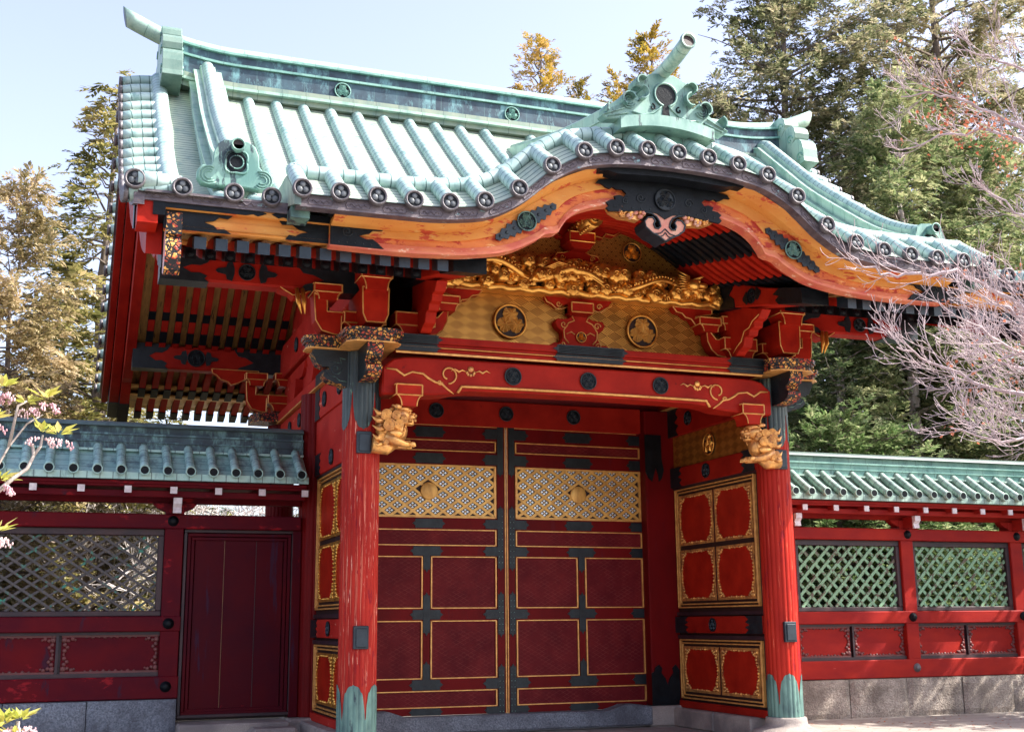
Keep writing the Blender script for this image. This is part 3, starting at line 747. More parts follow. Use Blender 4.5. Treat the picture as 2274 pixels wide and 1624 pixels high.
# black end plates of the board, and the straight eave boards beyond
for s in (-1, 1):
    def sx(P): return [(s*a, b) for a, b in P]
    mb = MB(); mb.prism(sx([(4.50, 5.95), (3.84, 5.95), (3.92, 6.02), (3.98, 6.06), (4.06, 6.05), (4.16, 6.09), (4.02, 6.13), (3.98, 6.17), (3.86, 6.18), (3.80, 6.24), (3.76, 6.285), (4.50, 6.285)]), 'y', -3.03, -3.055, 0)
    mb.prism(sx([(4.55, 6.285), (3.70, 6.27), (3.62, 6.29), (3.55, 6.27), (3.45, 6.31), (3.55, 6.35), (3.62, 6.33), (3.70, 6.37), (4.55, 6.37)]), 'y', -3.1, -3.335, 0)
    for q in range(6): mb.ell((s*(3.9+.1*q), -3.058, 5.99), (.012, .008, .012), 1, 6, 4)
    mb.tube(spiral(s*4.3, 6.13, .07, 1.5, 0, s, -3.058), .008, 5, 1)
    mb.build('end_fitting', ['ink_metal', 'black_metal'], kb)
    x0, x1 = sorted((s*4.50, s*6.42))
    mb = MB(); mb.box(x0, x1, -2.92, -2.78, 6.0, 6.13); mb.box(x0, x1, -2.90, -2.78, 6.13, 6.215); mb.box(x0, x1, -3.0, -2.78, 6.215, 6.30)
    eb = mb.build('eave_board', ['orange_board'], G)
    mb = MB()
    for a, b, en in ((6.43, 5.72, 1), (4.50, 4.95, 0)):
        lo, hi = sorted((a, b))
        if en: P = [(6.43, 5.99), (5.66, 5.99), (5.74, 6.04), (5.82, 6.03), (5.86, 6.07), (5.98, 6.105), (5.86, 6.13), (5.80, 6.18), (5.70, 6.17), (5.64, 6.22), (6.43, 6.22)]
        else: P = [(4.50, 5.99), (5.02, 5.99), (4.98, 6.05), (4.90, 6.04), (4.84, 6.08), (4.74, 6.105), (4.86, 6.13), (4.94, 6.18), (5.06, 6.17), (5.10, 6.22), (4.50, 6.22)]
        mb.prism(sx(P), 'y', -2.925, -2.945, 0)
    mb.prism(sx([(6.43, 6.22), (5.5, 6.22), (5.42, 6.24), (5.36, 6.22), (5.26, 6.26), (5.36, 6.30), (5.42, 6.28), (5.5, 6.305), (6.43, 6.305)]), 'y', -3.0, -3.012, 0)
    mb.prism(sx([(4.50, 6.22), (5.0, 6.22), (5.06, 6.24), (5.12, 6.22), (5.20, 6.26), (5.12, 6.30), (5.06, 6.28), (5.0, 6.305), (4.50, 6.305)]), 'y', -3.0, -3.012, 0)
    mb.box(*sorted((s*6.42, s*6.56)), -3.02, -2.7, 6.12, 6.31)
    split_build(mb, 'metal_fitting', ['ink_metal'], eb)
    # carved end of the gable bargeboard beside it
    mb = MB()
    P = [(-2.92, 6.28), (-2.97, 6.1), (-2.95, 5.93), (-2.90, 5.92), (-2.96, 5.80), (-2.94, 5.64), (-2.86, 5.52), (-2.76, 5.48), (-2.6, 5.55), (-2.6, 6.28)]
    mb.prism(P, 'x', s*6.22, s*6.40, 1, 0); mb.build('carved_board_end', ['filigree', 'weathered_pink'], G)

# ---------------------------------------------------------------- rafters
RU = [(-3, 5.84), (-1.6, 6.12), (0, 6.68), (1.5, 7.60), (3.5, 9.10)]
def ru(y): return lerpk(RU, y if y <= YR else 2*YR-y)
k = 0
for s in (-1, 1):
    for i in range(13):
        x = s*(3.03+.2475*i)
        mb = MB()   # flying rafter
        mb.prism([(-2.85, 5.81), (-2.85, 5.935), (-1.3, 6.42), (-1.3, 6.29)], 'x', x-.062, x+.062, 0)
        o = mb.build('flying_rafter', ['red_bright'], G)
        mb = MB(); mb.prism([(-2.862, 5.80), (-2.862, 5.945), (-2.60, 6.03), (-2.60, 5.875)], 'x', x-.070, x+.070, 0); mb.build('end_cap', ['bluegrey_metal'], o)
        # long rafter over the whole depth
        mb = MB(); n = 22; Q = [-1.6+10.2*j/n for j in range(n+1)]
        mb.prism([(y, ru(y)-.065) for y in Q]+[(y, ru(y)+.07) for y in reversed(Q)], 'x', x-.060, x+.060, 0)
        o = mb.build('rafter', ['red_lacquer'], G)
        mb = MB(); mb.prism([(-1.612, 6.04), (-1.612, 6.19), (-1.25, 6.30), (-1.25, 6.15)], 'x', x-.068, x+.068, 0)
        mb.lathe([(.05, -1.612), (.05, -1.622), (.001, -1.624)], (x, 0, 6.115), 12, 0, True, 'y'); mb.build('end_cap', ['ink_metal'], o)
        mb = MB(); mb.prism([(8.612, 6.03), (8.612, 6.20), (8.25, 6.30), (8.25, 6.13)], 'x', x-.068, x+.068, 0); mb.build('end_cap', ['ink_metal'], o)
        mb = MB(); mb.prism([(6.0, ru(6.0)-.07), (6.7, ru(6.7)-.07), (6.7, ru(6.7)-.02), (6.0, ru(6.0)-.02)], 'x', x-.066, x+.066, 0); mb.build('metal_sleeve', ['ink_metal'], o)
        mb = MB(); mb.prism([(9.75, 5.79), (9.75, 5.935), (8.2, 6.42), (8.2, 6.27)], 'x', x-.062, x+.062, 0); o = mb.build('rear_flying_rafter', ['red_bright'], G)
        mb = MB(); mb.prism([(9.762, 5.77), (9.762, 5.945), (9.45, 6.03), (9.45, 5.86)], 'x', x-.070, x+.070, 0); mb.build('end_cap', ['ink_metal'], o)
    x0, x1 = sorted((s*2.85, s*6.25))
    mb = MB(); mb.box(x0, x1, -1.86, -1.70, 6.185, 6.265); mb.build('eave_batten', ['orange_board'], G)
    mb = MB(); mb.box(x0, x1, 8.6, 9.8, 6.06, 6.10); mb.box(x0, x1, 8.3, 8.6, 6.17, 6.24); mb.build('rear_eave_batten', ['rib_gold'], G)
# gable boards along the verges
for s in (-1, 1):
    for (xa, xb, ta, tb, mt, nm) in ((6.62, 6.74, .14, .44, 'red_lacquer', 'verge_board'), (6.42, 6.60, .16, .74, 'red_lacquer', 'verge_board'), (6.22, 6.40, .16, .90, 'red_lacquer', 'gable_bargeboard')):
        mb = MB(); n = 40; Q = [-2.62+12.24*j/n for j in range(n+1)]
        mb.prism([(y, zm(y)-ta) for y in Q]+[(y, (zm(y)-tb if tb < .8 else min(zm(y)-tb, ru(y)-.12 if -1 < y < 8 else 99))) for y in reversed(Q)], 'x', s*xa, s*xb, 0)
        o = mb.build(nm, [mt], G)
        if nm == 'gable_bargeboard':
            mb = MB(); Q = [-2.62, -2.2, -1.9, -1.75]
            mb.prism([(y, zm(y)-ta+.0) for y in Q]+[(-1.62, zm(-1.7)-.4), (-1.75, zm(-1.8)-.55)]+[(y, zm(y)-tb) for y in reversed(Q[:-1])], 'x', s*6.205, s*6.415, 0)
            Q = [8.75, 9.0, 9.3, 9.63]
            mb.prism([(y, zm(y)-ta) for y in Q]+[(y, zm(y)-tb-.01) for y in reversed(Q)], 'x', s*6.205, s*6.415, 0)
            split_build(mb, 'metal_fitting', ['ink_metal'], o)
        elif xa > 6.6 or True:
            mb = MB(); Q = [9.0, 9.3, 9.63] if xa < 6.6 else [-2.62, -2.3]
            mb.prism([(y, zm(y)-ta) for y in Q]+[(y, zm(y)-tb-.01) for y in reversed(Q)], 'x', s*(xa-.01), s*(xb+.01), 0); mb.build('metal_fitting', ['black_metal'], o)
# purlins carrying the roof (front, ridge, rear)
def purlin(y, z0, z1, name='purlin'):
    for s in (-1, 1):
        x0, x1 = sorted((s*3.2, s*6.26)); mb = MB(); mb.box(x0, x1, y-.16, y+.16, z0, z1); o = mb.build(name, ['red_lacquer'], G, bev=.03)
        def sx(P): return [(s*a, b) for a, b in P]
        h = z1-z0
        mb = MB()
        mb.prism(sx([(6.28, z0-.012), (5.62, z0-.012), (5.68, z0+.1*h), (5.64, z0+.22*h), (5.74, z0+.34*h), (5.86, z0+.32*h), (5.98, z0+.5*h), (5.86, z0+.66*h), (5.74, z0+.66*h), (5.64, z0+.8*h), (5.58, z1+.012), (6.28, z1+.012)]), 'y', y-.175, y+.175, 0)
        mb.prism(sx([(3.2, z0-.012), (4.35, z0-.012), (4.28, z0+.2*h), (4.16, z0+.3*h), (4.0, z0+.45*h), (4.16, z0+.65*h), (4.3, z0+.7*h), (4.4, z1+.012), (3.2, z1+.012)]), 'y', y-.175, y+.175, 0)
        split_build(mb, 'metal_fitting', ['black_metal'], o)
        cz = (z0+z1)/2; cx = s*5.1
        mb = MB(); crest(mb, cx, cz, y-.165, .17 if h > .4 else .12, 0, 0, 1, thick=.04)
        for d in (-1, 1):
            mb.prism([(cx+d*a, cz+b) for a, b in ((.17, .04), (.20, .14), (.27, .12), (.29, .05), (.40, .03), (.43, 0), (.40, -.03), (.29, -.05), (.27, -.12), (.20, -.14), (.17, -.04))], 'y', y-.162, y-.18, 0)
        split_build(mb, 'crest', ['black_metal', 'ink_metal'], o)
purlin(0, 6.16, 6.50); purlin(7, 6.30, 6.76); purlin(3.5, 7.8, 8.25, 'ridge_purlin')
# red purlins that run out under the undulating gable
for s in (-1, 1):
    lo = [(-2.6, 5.90), (-1.7, 6.09), (-.7, 6.29), (.1, 6.40)]; hi = [(-2.6, 6.10), (-1.7, 6.35), (-.7, 6.68), (.1, 6.85)]
    mb = MB(); mb.prism(lo+hi[::-1], 'x', s*2.38, s*2.80, 0); o = mb.build('gable_purlin', ['red_bright'], G, bev=.012)
    mb = MB(); mb.prism([(-2.615, 5.885), (-2.0, 6.02), (-1.92, 6.10), (-2.02, 6.14), (-1.86, 6.2), (-2.04, 6.26), (-2.615, 6.115)], 'x', s*2.365, s*2.815, 0)
    mb.prism([(-.75, 6.27), (.1, 6.385), (.1, 6.86), (-.6, 6.71), (-.72, 6.6), (-.58, 6.52), (-.74, 6.42)], 'x', s*2.365, s*2.815, 0); split_build(mb, 'metal_fitting', ['ink_metal'], o)
    mb = MB(); mb.M = Matrix.Translation((s*2.372, -1.28, 6.33)) @ Matrix.Rotation(-s*pi/2*-1 if s < 0 else -pi/2, 4, 'Z')
    mb.M = Matrix.Translation((s*2.372, -1.28, 6.33)) @ (Matrix.Rotation(-pi/2, 4, 'Z') if s > 0 else Matrix.Rotation(pi/2, 4, 'Z'))
    crest(mb, 0, 0, 0, .12, 0, 0, 0, thick=.03)
    for d in (-1, 1): mb.prism([(d*a, b) for a, b in ((.11, .03), (.15, .10), (.21, .05), (.25, .02), (.25, -.02), (.21, -.05), (.15, -.10), (.11, -.03))], 'y', 0, -.02, 0)
    mb.build('crest', ['ink_metal'], o)
# curved ribs of the gable ceiling, with black metal sleeves
def zc(x, y): return lerpk([(-.6, 7.08), (0, 7.09), (.7, 7.05), (1.1, 6.93), (1.5, 6.72), (1.9, 6.46), (2.3, 6.26), (2.7, 6.18)], abs(x))+.20*(y+2.8)
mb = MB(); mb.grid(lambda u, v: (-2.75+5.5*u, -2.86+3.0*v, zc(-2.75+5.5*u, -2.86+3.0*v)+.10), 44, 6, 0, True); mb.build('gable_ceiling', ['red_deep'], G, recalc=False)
for i in range(13):
    y = -2.72+.222*i; n = 44; mb = MB(); prev = None
    for j in range(n+1):
        x = -2.6+5.2*j/n; r = [mb.av(p) for p in ((x, y-.045, zc(x, y)-.03), (x, y+.045, zc(x, y)-.03), (x, y+.045, zc(x, y)+.10), (x, y-.045, zc(x, y)+.10))]
        if prev:
            ax = abs(x); m = 1 if (1.38 < ax < 1.84 or ax > 2.3) else 0
            for k in range(4): mb.face((prev[k], prev[(k+1) % 4], r[(k+1) % 4], r[k]), m, False)
        prev = r
    mb.build('curved_rib', ['red_bright', 'ink_metal'], G)
# hanging pendant (gegyo) under the crown
mb = MB(); h_ = [(0, 6.86), (.36, 6.88), (.30, 6.81), (.20, 6.80), (.12, 6.76), (.08, 6.70), (.065, 6.63), (.10, 6.595), (.15, 6.60), (.17, 6.65), (.145, 6.70), (.18, 6.745), (.25, 6.74), (.30, 6.68), (.28, 6.60), (.19, 6.53), (.09, 6.49), (0, 6.43)]
P = h_+[(-a, b) for a, b in reversed(h_[1:-1])]
mb.prism(P, 'y', -3.06, -2.74, 0, 1); pe = mb.build('pendant', ['carved_pink', 'bluegrey_metal'], G)
mb = MB()
for s in (-1, 1):
    mb.tube([(s*a, -3.065, b) for a, b in h_[2:]], .0125, 5, 0)
for s in (-1, 1): mb.tube([(0, -3.065, 6.60), (s*.07, -3.065, 6.535), (s*.15, -3.065, 6.52)], .009, 5, 0); mb.tube([(0, -3.065, 6.55), (s*.04, -3.065, 6.50), (s*.08, -3.065, 6.49)], .008, 5, 0)
mb.build('pendant_outline', ['bluegrey_metal'], pe)
for s in (-1, 1):
    mb = MB(); rr = random.Random(3)
    mb.prism([(s*a, b) for a, b in ((.2, 6.87), (.8, 6.85), (.76, 6.78), (.62, 6.72), (.5, 6.72), (.36, 6.70), (.26, 6.78))], 'y', -3.0, -2.88, 1)
    for cx, cz, R in ((.36, 6.80, .10), (.52, 6.82, .085), (.66, 6.83, .065), (.50, 6.74, .06), (.62, 6.76, .05), (.75, 6.83, .045)):
        red = R > .095 or rr.random() < .3
        for q in range(6):
            a = 2*pi*q/6+rr.random(); mb.ell((s*(cx+cos(a)*R*.55), -3.02-rr.random()*.03, cz+sin(a)*R*.55), (R*.42, .03, R*.34), 0 if red else 1, 7, 5)
        mb.ell((s*cx, -3.05, cz), R*.28, 1, 7, 5)
    mb.build('flower_carving', ['carved_pink', 'gold_worn'], G)
# ---------------------------------------------------------------- gable field: gilded panels
def uvbox(u, v): return (u, v)
mb = MB()
n = 40; X = [-2.5+5.0*i/n for i in range(n+1)]
P = [(x, 6.3) for x in (-2.5, 2.5)]+[(x, zc(x, .05)+.12) for x in reversed(X)]
mb.prism(P, 'y', .10, .16, 0); up = mb.build('upper_gilded_panel', ['gold_wave'], G)
for s in (-1, 1):
    mb = MB(); crest(mb, s*1.02, 7.28, .10, .17, 0, 0, 1, thick=.07); mb.build('crest', ['gold_carving', 'dark_recess'], up)
mb = MB(); mb.prism([(-2.75, 5.45), (2.75, 5.45), (2.55, 6.5), (-2.55, 6.5)], 'y', .02, .10, 0); lp = mb.build('lower_gilded_panel', ['gold_lozenge'], G)
for s in (-1, 1):
    mb = MB(); crest(mb, s*1.11, 5.96, .02, .275, 0, 2, 1, thick=.10, ring=.14); mb.build('crest', ['gold_carving', 'dark_recess', 'rib_gold'], lp)
mb = MB(); mb.box(-6.2, -2.9, .3, .36, 5.5, 6.9) if False else None
# cloud-and-dragon frieze
rr = random.Random(11)
mb = MB()
topz = lambda x: lerpk([(-2.4, 6.56), (-2.0, 6.66), (-1.3, 6.90), (-.6, 6.93), (0, 6.90), (.6, 6.86), (1.2, 6.80), (1.8, 6.78), (2.45, 6.66)], x)
X = [-2.4+4.85*i/30 for i in range(31)]
mb.prism([(x, 6.40) for x in (-2.4, 2.45)]+[(x, topz(x)-.06) for x in reversed(X)], 'y', -.02, -.16, 1)
fr = mb.build('cloud_frieze', ['gold_carving', 'dark_recess'], G)
mb = MB(); P = []
mb.tube([(-2.4+4.85*i/50, -.27, 6.42+.018*sin(i*1.9)) for i in range(51)], .055, 8, 0, up=(0, 0, 1)); mb.box(-2.4, 2.45, -.24, 0, 6.385, 6.43, 0)
cl = []
for t in range(900):
    if len(cl) > 84: break
    x = rr.uniform(-2.35, 2.38); z = rr.uniform(6.47, topz(x)-.02)
    if all((x-a)**2+(z-b)**2 > .0155 for a, b in cl): cl.append((x, z))
for x, z in cl:
    r = rr.uniform(.08, .125); y = -.20-rr.random()*.20; nl = rr.choice((5, 6, 7))
    ci = mb.av((x, y-.028, z)); rim = []; N = 21; ph = rr.random()*6
    for i in range(N):
        a = 2*pi*i/N; q = r*(1+.34*abs(sin(nl*.5*(a+ph)))-.16); rim.append((x+cos(a)*q, y, z+sin(a)*q))
    A = [mb.av(p) for p in rim]; B = [mb.av((x+(p[0]-x)*.85, -.1, z+(p[2]-z)*.85)) for p in rim]
    C2 = [mb.av((x+(p[0]-x)*.86, y-.045, z+(p[2]-z)*.86)) for p in rim]
    for i in range(N):
        j = (i+1) % N; mb.face((A[i], A[j], B[j], B[i]), 0, True); mb.face((A[i], C2[i], C2[j], A[j]), 0, True); mb.face((C2[i], ci, C2[j]), 0, True)
    mb.tube(spiral(x, z, r*.62, 1.5, rr.random()*6, rr.choice((-1, 1)), y-.05, 20), r*.13, 5, 0)
for t in range(22):   # curling wave tops
    x = rr.uniform(-2.0, 2.2); z = topz(x)-.02; s = rr.choice((-1, 1)); L = rr.uniform(.1, .2)
    mb.tube([(x+s*L*q/6, -.2-.03*q/6, z+.07*sin(q*.55)) for q in range(7)], [.03, .034, .032, .028, .022, .016, .006], 6, 0, up=(0, 1, 0))
mb.build('clouds', ['gold_carving'], fr)
mb = MB(); P = []
for i in range(60):
    t = i/59; x = -1.75+3.45*t; P.append((x, -.36-.07*sin(t*17), 6.64+.10*sin(t*15+.6)-.02*t+(.06 if x < -.2 else 0)))
mb.tube(P, [.03+.035*sin(pi*min(1, .1+i/59)) for i in range(60)], 8, 0, up=(0, 1, 0))
for i in range(2, 58, 1):
    p = Vector(P[i]); mb.ell(p+Vector((0, -.03, .055)), (.022, .03, .028), 0, 5, 3)
hx, hz = 1.86, 6.68     # head
mb.ell((hx, -.42, hz), (.13, .10, .09), 0); mb.ell((hx+.12, -.46, hz-.01), (.10, .07, .05), 0); mb.ell((hx+.11, -.44, hz-.08), (.08, .06, .022), 0)
for a, b, L in ((-.04, .08, .22), (.02, .08, .16)): mb.tube([(hx+a, -.40, hz+b), (hx+a+L*.7, -.44, hz+b+.06), (hx+a+L*1.5, -.48, hz+b+.13)], [.022, .016, .004], 6, 0)
for q in range(7): mb.tube([(hx-.08, -.42, hz-.05+.03*q), (hx-.2-.02*(q % 3), -.44, hz-.07+.04*q), (hx-.30, -.40, hz-.10+.055*q)], [.02, .016, .003], 5, 0)
mb.ell((hx+.05, -.50, hz+.05), .022, 0, 6, 4)
for x, z in ((-1.0, 6.55), (.4, 6.55), (1.25, 6.5)):    # clawed legs
    mb.tube([(x, -.36, z+.1), (x+.1, -.42, z+.02), (x+.05, -.44, z-.06)], [.045, .035, .03], 6, 0)
    for q in (-1, 0, 1): mb.tube([(x+.05, -.44, z-.06), (x+.09+.03*q, -.48, z-.08+.02*q), (x+.10+.05*q, -.47, z-.13)], [.016, .013, .004], 5, 0)
for q in range(9): mb.tube([(-.75+.03*q, -.34, 6.72), (-.45+.05*q, -.40, 6.86-.012*q), (-.15+.05*q, -.42, 6.80-.03*q), (.05+.04*q, -.36, 6.66-.02*q)], [.014, .017, .016, .005], 5, 0)
mb.build('dragon', ['gold_carving'], fr)

# ---------------------------------------------------------------- struts with gold-lined scroll wings
def wings(mb, P, y0, y1, m=0): mb.prism(P+[(-a, b) for a, b in reversed(P) if abs(a) > 1e-6], 'y', y0, y1, m)
mb = MB()
wings(mb, [(0, 5.52), (.66, 5.52), (.60, 5.60), (.50, 5.62), (.44, 5.66), (.34, 5.66), (.30, 5.74), (.30, 5.84), (.38, 5.90), (.42, 5.98), (.38, 6.04), (.28, 6.04), (.18, 6.06), (.14, 6.10), (0, 6.10)], .06, -.14)
wings(mb, [(0, 6.06), (.13, 6.08), (.17, 6.14), (.19, 6.14), (.19, 6.30), (.36, 6.22), (.44, 6.28), (.50, 6.30), (.56, 6.38), (.62, 6.42), (0, 6.42)], .06, -.10)
mb.box(-.19, .19, -.24, .05, 6.13, 6.30)
st = mb.build('centre_strut', ['red_bright'], G, bev=.01)
mb = MB(); outline(mb, [(-.18, 6.14), (.18, 6.14), (.18, 6.29), (-.18, 6.29)], -.245, .011)
for s in (-1, 1):
    mb.tube([(s*a, -.145, b) for a, b in ((.14, 6.09), (.10, 6.02), (.20, 5.98), (.28, 5.86), (.27, 5.74), (.20, 5.66))], .011, 5)
    mb.tube(spiral(s*.28, 5.95, .06, 1.2, 0, s, -.15), .010, 5); mb.tube(spiral(s*.30, 5.64, .05, 1.2, pi, -s, -.15), .010, 5)
    mb.tube([(s*a, -.15, b) for a, b in ((.10, 5.80), (.16, 5.84), (.24, 5.80))], .010, 5)
    mb.tube([(s*a, -.11, b) for a, b in ((.19, 6.24), (.30, 6.20), (.38, 6.20), (.46, 6.27), (.54, 6.30), (.58, 6.38))], .010, 5); mb.tube(spiral(s*.34, 6.28, .05, 1.2, 0, s, -.11), .010, 5)
mb.build('gold_lines', ['gold_trim'], st)
mb = MB(); crest(mb, 0, 5.76, -.15, .085, 0, 0, 1, thick=.04); mb.build('crest', ['gold_carving', 'dark_recess'], st)
mb = MB()
wings(mb, [(0, 6.78), (.14, 6.78), (.12, 6.86), (.20, 6.95), (.32, 7.0), (.40, 7.06), (.34, 7.12), (.22, 7.14), (.13, 7.17), (0, 7.17)], .08, -.08)
mb.box(-.22, .22, -.30, .08, 7.25, 7.42); mb.prism([(-.14, 7.15), (.14, 7.15), (.21, 7.25), (-.21, 7.25)], 'y', -.28, .08, 0)
wings(mb, [(0, 7.35), (.3, 7.38), (.36, 7.44), (.46, 7.42), (.52, 7.50), (.66, 7.48), (.80, 7.56), (.6, 7.62), (0, 7.62)], .09, -.02)
st = mb.build('upper_strut', ['red_bright'], G, bev=.008)
mb = MB(); outline(mb, [(-.21, 7.26), (.21, 7.26), (.21, 7.41), (-.21, 7.41)], -.305, .010)
for s in (-1, 1):
    mb.tube([(s*a, -.085, b) for a, b in ((.13, 7.16), (.22, 7.12), (.34, 7.11), (.38, 7.05), (.30, 7.0))], .010, 5); mb.tube(spiral(s*.25, 7.05, .045, 1.2, 0, s, -.09), .009, 5)
    mb.tube([(s*a, -.03, b) for a, b in ((.25, 7.40), (.36, 7.46), (.46, 7.44), (.52, 7.52), (.66, 7.50), (.78, 7.57))], .010, 5)
    mb.tube([(s*a, -.12, b) for a, b in ((.14, 7.0), (.19, 6.9), (.22, 6.80), (.34, 6.76), (.5, 6.80), (.62, 6.76))], [.03, .04, .045, .05, .04, .015], 7)
mb.build('gold_lines', ['gold_carving'], st)
mb = MB(); crest(mb, 0, 6.93, -.10, .10, 0, 0, 1, thick=.05); mb.build('crest', ['gold_carving', 'dark_recess'], st)
mb = MB(); mb.tube([(.02, .05, 7.52), (.02, -.75, 7.50)], .135, 14, 0); mb.tube(spiral(.02, 7.50, .10, 2.0, 0, 1, -.76), .018, 5)
for q in range(24): mb.tube(spiral(.02+.135*cos(q*2.4), 7.5+.135*sin(q*2.4)*.3, .04, 1.2, q, 1, -.7+.03*q), .012, 4)
for q in range(30):
    a = q*2.1; mb.ell((.02+.13*cos(a), -.72+.026*q, 7.5+.13*sin(a)), (.035, .04, .035), 0, 6, 4)
mb.build('gilded_beam_end', ['gold_carving'], G)

# ---------------------------------------------------------------- front beam (rainbow beam)
mb = MB(); X = [-3.18+6.36*i/40 for i in range(41)]
def blow(x): a = abs(x); return lerpk([(0, 4.80), (1.6, 4.785), (2.0, 4.765), (2.18, 4.72), (2.3, 4.70), (3.2, 4.66)], a)
def btop(x): a = abs(x); return lerpk([(0, 5.24), (2.6, 5.235), (2.9, 5.22), (3.05, 5.17), (3.18, 5.05)], a)
mb.prism([(x, blow(x)) for x in X]+[(x, btop(x)) for x in reversed(X)], 'y', -.38, .05, 0)
be = mb.build('front_beam', ['red_lacquer'], G, bev=.025)
mb = MB()
mb.tube([(-2.06, -.39, 4.74)]+[(-2.0+4.0*i/20, -.395, 4.835+.012*cos((-1+i/10)*1.5)) for i in range(21)]+[(2.06, -.39, 4.74)], .021, 6)
for s in (-1, 1):
    mb.tube([(s*a, -.385, b) for a, b in ((3.12, 5.04), (2.98, 5.03), (2.86, 4.95), (2.74, 5.01), (2.58, 4.99), (2.50, 4.93), (2.40, 4.88), (2.30, 4.86), (2.22, 4.79), (2.12, 4.72))], [.012, .018, .02, .016, .018, .02, .018, .02, .016, .008], 5)
    mb.tube(spiral(s*2.20, 5.0, .135, .95, -pi/2, -s if True else s, -.39, 20, .5), .014, 5)
    mb.tube(spiral(s*2.33, 4.88, .04, 1.2, 0, s, -.39), .012, 5)
mb.build('gold_scrolls', ['gold_trim'], be)
mb = MB()
for s in (-1, 1):
    cx = s*1.86; mb.ell((cx, -.385, 5.10), (.05, .02, .045), 0, 8, 5)
    for q in range(5): a = pi+pi*q/4; mb.ell((cx+.055*cos(a), -.385, 5.05+.035*sin(a)), (.022, .012, .03), 0, 6, 4)
    for d in (-1, 1): mb.tube([(cx+d*.08, -.385, 5.06), (cx+d*.13, -.388, 5.08), (cx+d*.18, -.388, 5.05), (cx+d*.24, -.385, 5.09), (cx+d*.30, -.385, 5.06)], [.008, .012, .02, .012, .004], 5)
split_build(mb, 'flower_relief', ['gold_worn'], be)
for x in (-1.21, 0, 1.21):
    mb = MB(); crest(mb, x, 5.03, -.385, .135, 0, 0, 1, thick=.035); mb.build('crest', ['bluegrey_metal', 'ink_metal'], be)
# moulded plate above the beam
mb = MB()
mb.box(-3.0, 3.0, -.52, .20, 5.42, 5.52); mb.box(-3.0, 3.0, -.47, .15, 5.36, 5.42); mb.box(-3.0, 3.0, -.43, .12, 5.30, 5.36)
dp = mb.build('plate_beam', ['red_lacquer'], G, bev=.006)
mb = MB(); mb.box(-3.0, 3.0, -.442, -.428, 5.27, 5.30); mb.tube([(-3.0, -.478, 5.365), (3.0, -.478, 5.365)], .010, 4, 0); mb.build('gold_line', ['gold_trim'], dp)
for a, b, l, r in ((-.52, .52, 'out', 'out'), (-3.02, -2.42, 'flat', 'out'), (2.42, 3.02, 'out', 'flat')):
    mb = MB(); plate(mb, a, b, 5.405, 5.535, -.53, .006, l, r); plate(mb, a, b, 5.30, 5.41, -.475, .012, l, r)
    for q in range(5): mb.tube([(a, -.54+.0, 5.42+.022*q), (b, -.54, 5.42+.022*q)], .005, 4)
    mb.build('metal_fitting', ['black_metal'], dp)

# ---------------------------------------------------------------- bracket complexes
def masu(parent, cx, z0, z1, w, y0, y1, neck=.62, body=.52, mat='red_bright'):
    h = z1-z0; zb = z1-h*body; n = 6
    hw = w/2; nw = hw*neck; side = [(nw+(hw-nw)*(1-cos(q/n*pi/2)), z0+(zb-z0)*sin(q/n*pi/2)) for q in range(n+1)]
    P = [(cx+a, b) for a, b in side]+[(cx+hw, z1), (cx-hw, z1)]+[(cx-a, b) for a, b in reversed(side)]
    mb = MB(); mb.prism(P, 'y', y0, y1, 0); o = mb.build('bracket_block', [mat], parent)
    mb = MB(); outline(mb, [(cx-hw+.01, zb), (cx+hw-.01, zb), (cx+hw-.01, z1-.01), (cx-hw+.01, z1-.01)], y0-.004, .011)
    mb.tube([(cx+a, y0-.003, b) for a, b in side], .010, 4); mb.tube([(cx-a, y0-.003, b) for a, b in side], .010, 4)
    mb.tube([(cx-hw, y0, z1-.01), (cx-hw, y1, z1-.01)], .009, 4); mb.tube([(cx-hw, y0, zb), (cx-hw, y1, zb)], .009, 4)
    mb.build('gold_edge', ['gold_trim'], o); return o
def arm(parent, P, y0, y1, gold=True, mat='red_bright'):
    mb = MB(); mb.prism(P, 'y', y0, y1, 0); o = mb.build('bracket_arm', [mat], parent)
    if gold:
        mb = MB(); outline(mb, P, y0-.003, .010); mb.build('gold_edge', ['gold_trim'], o)
    return o
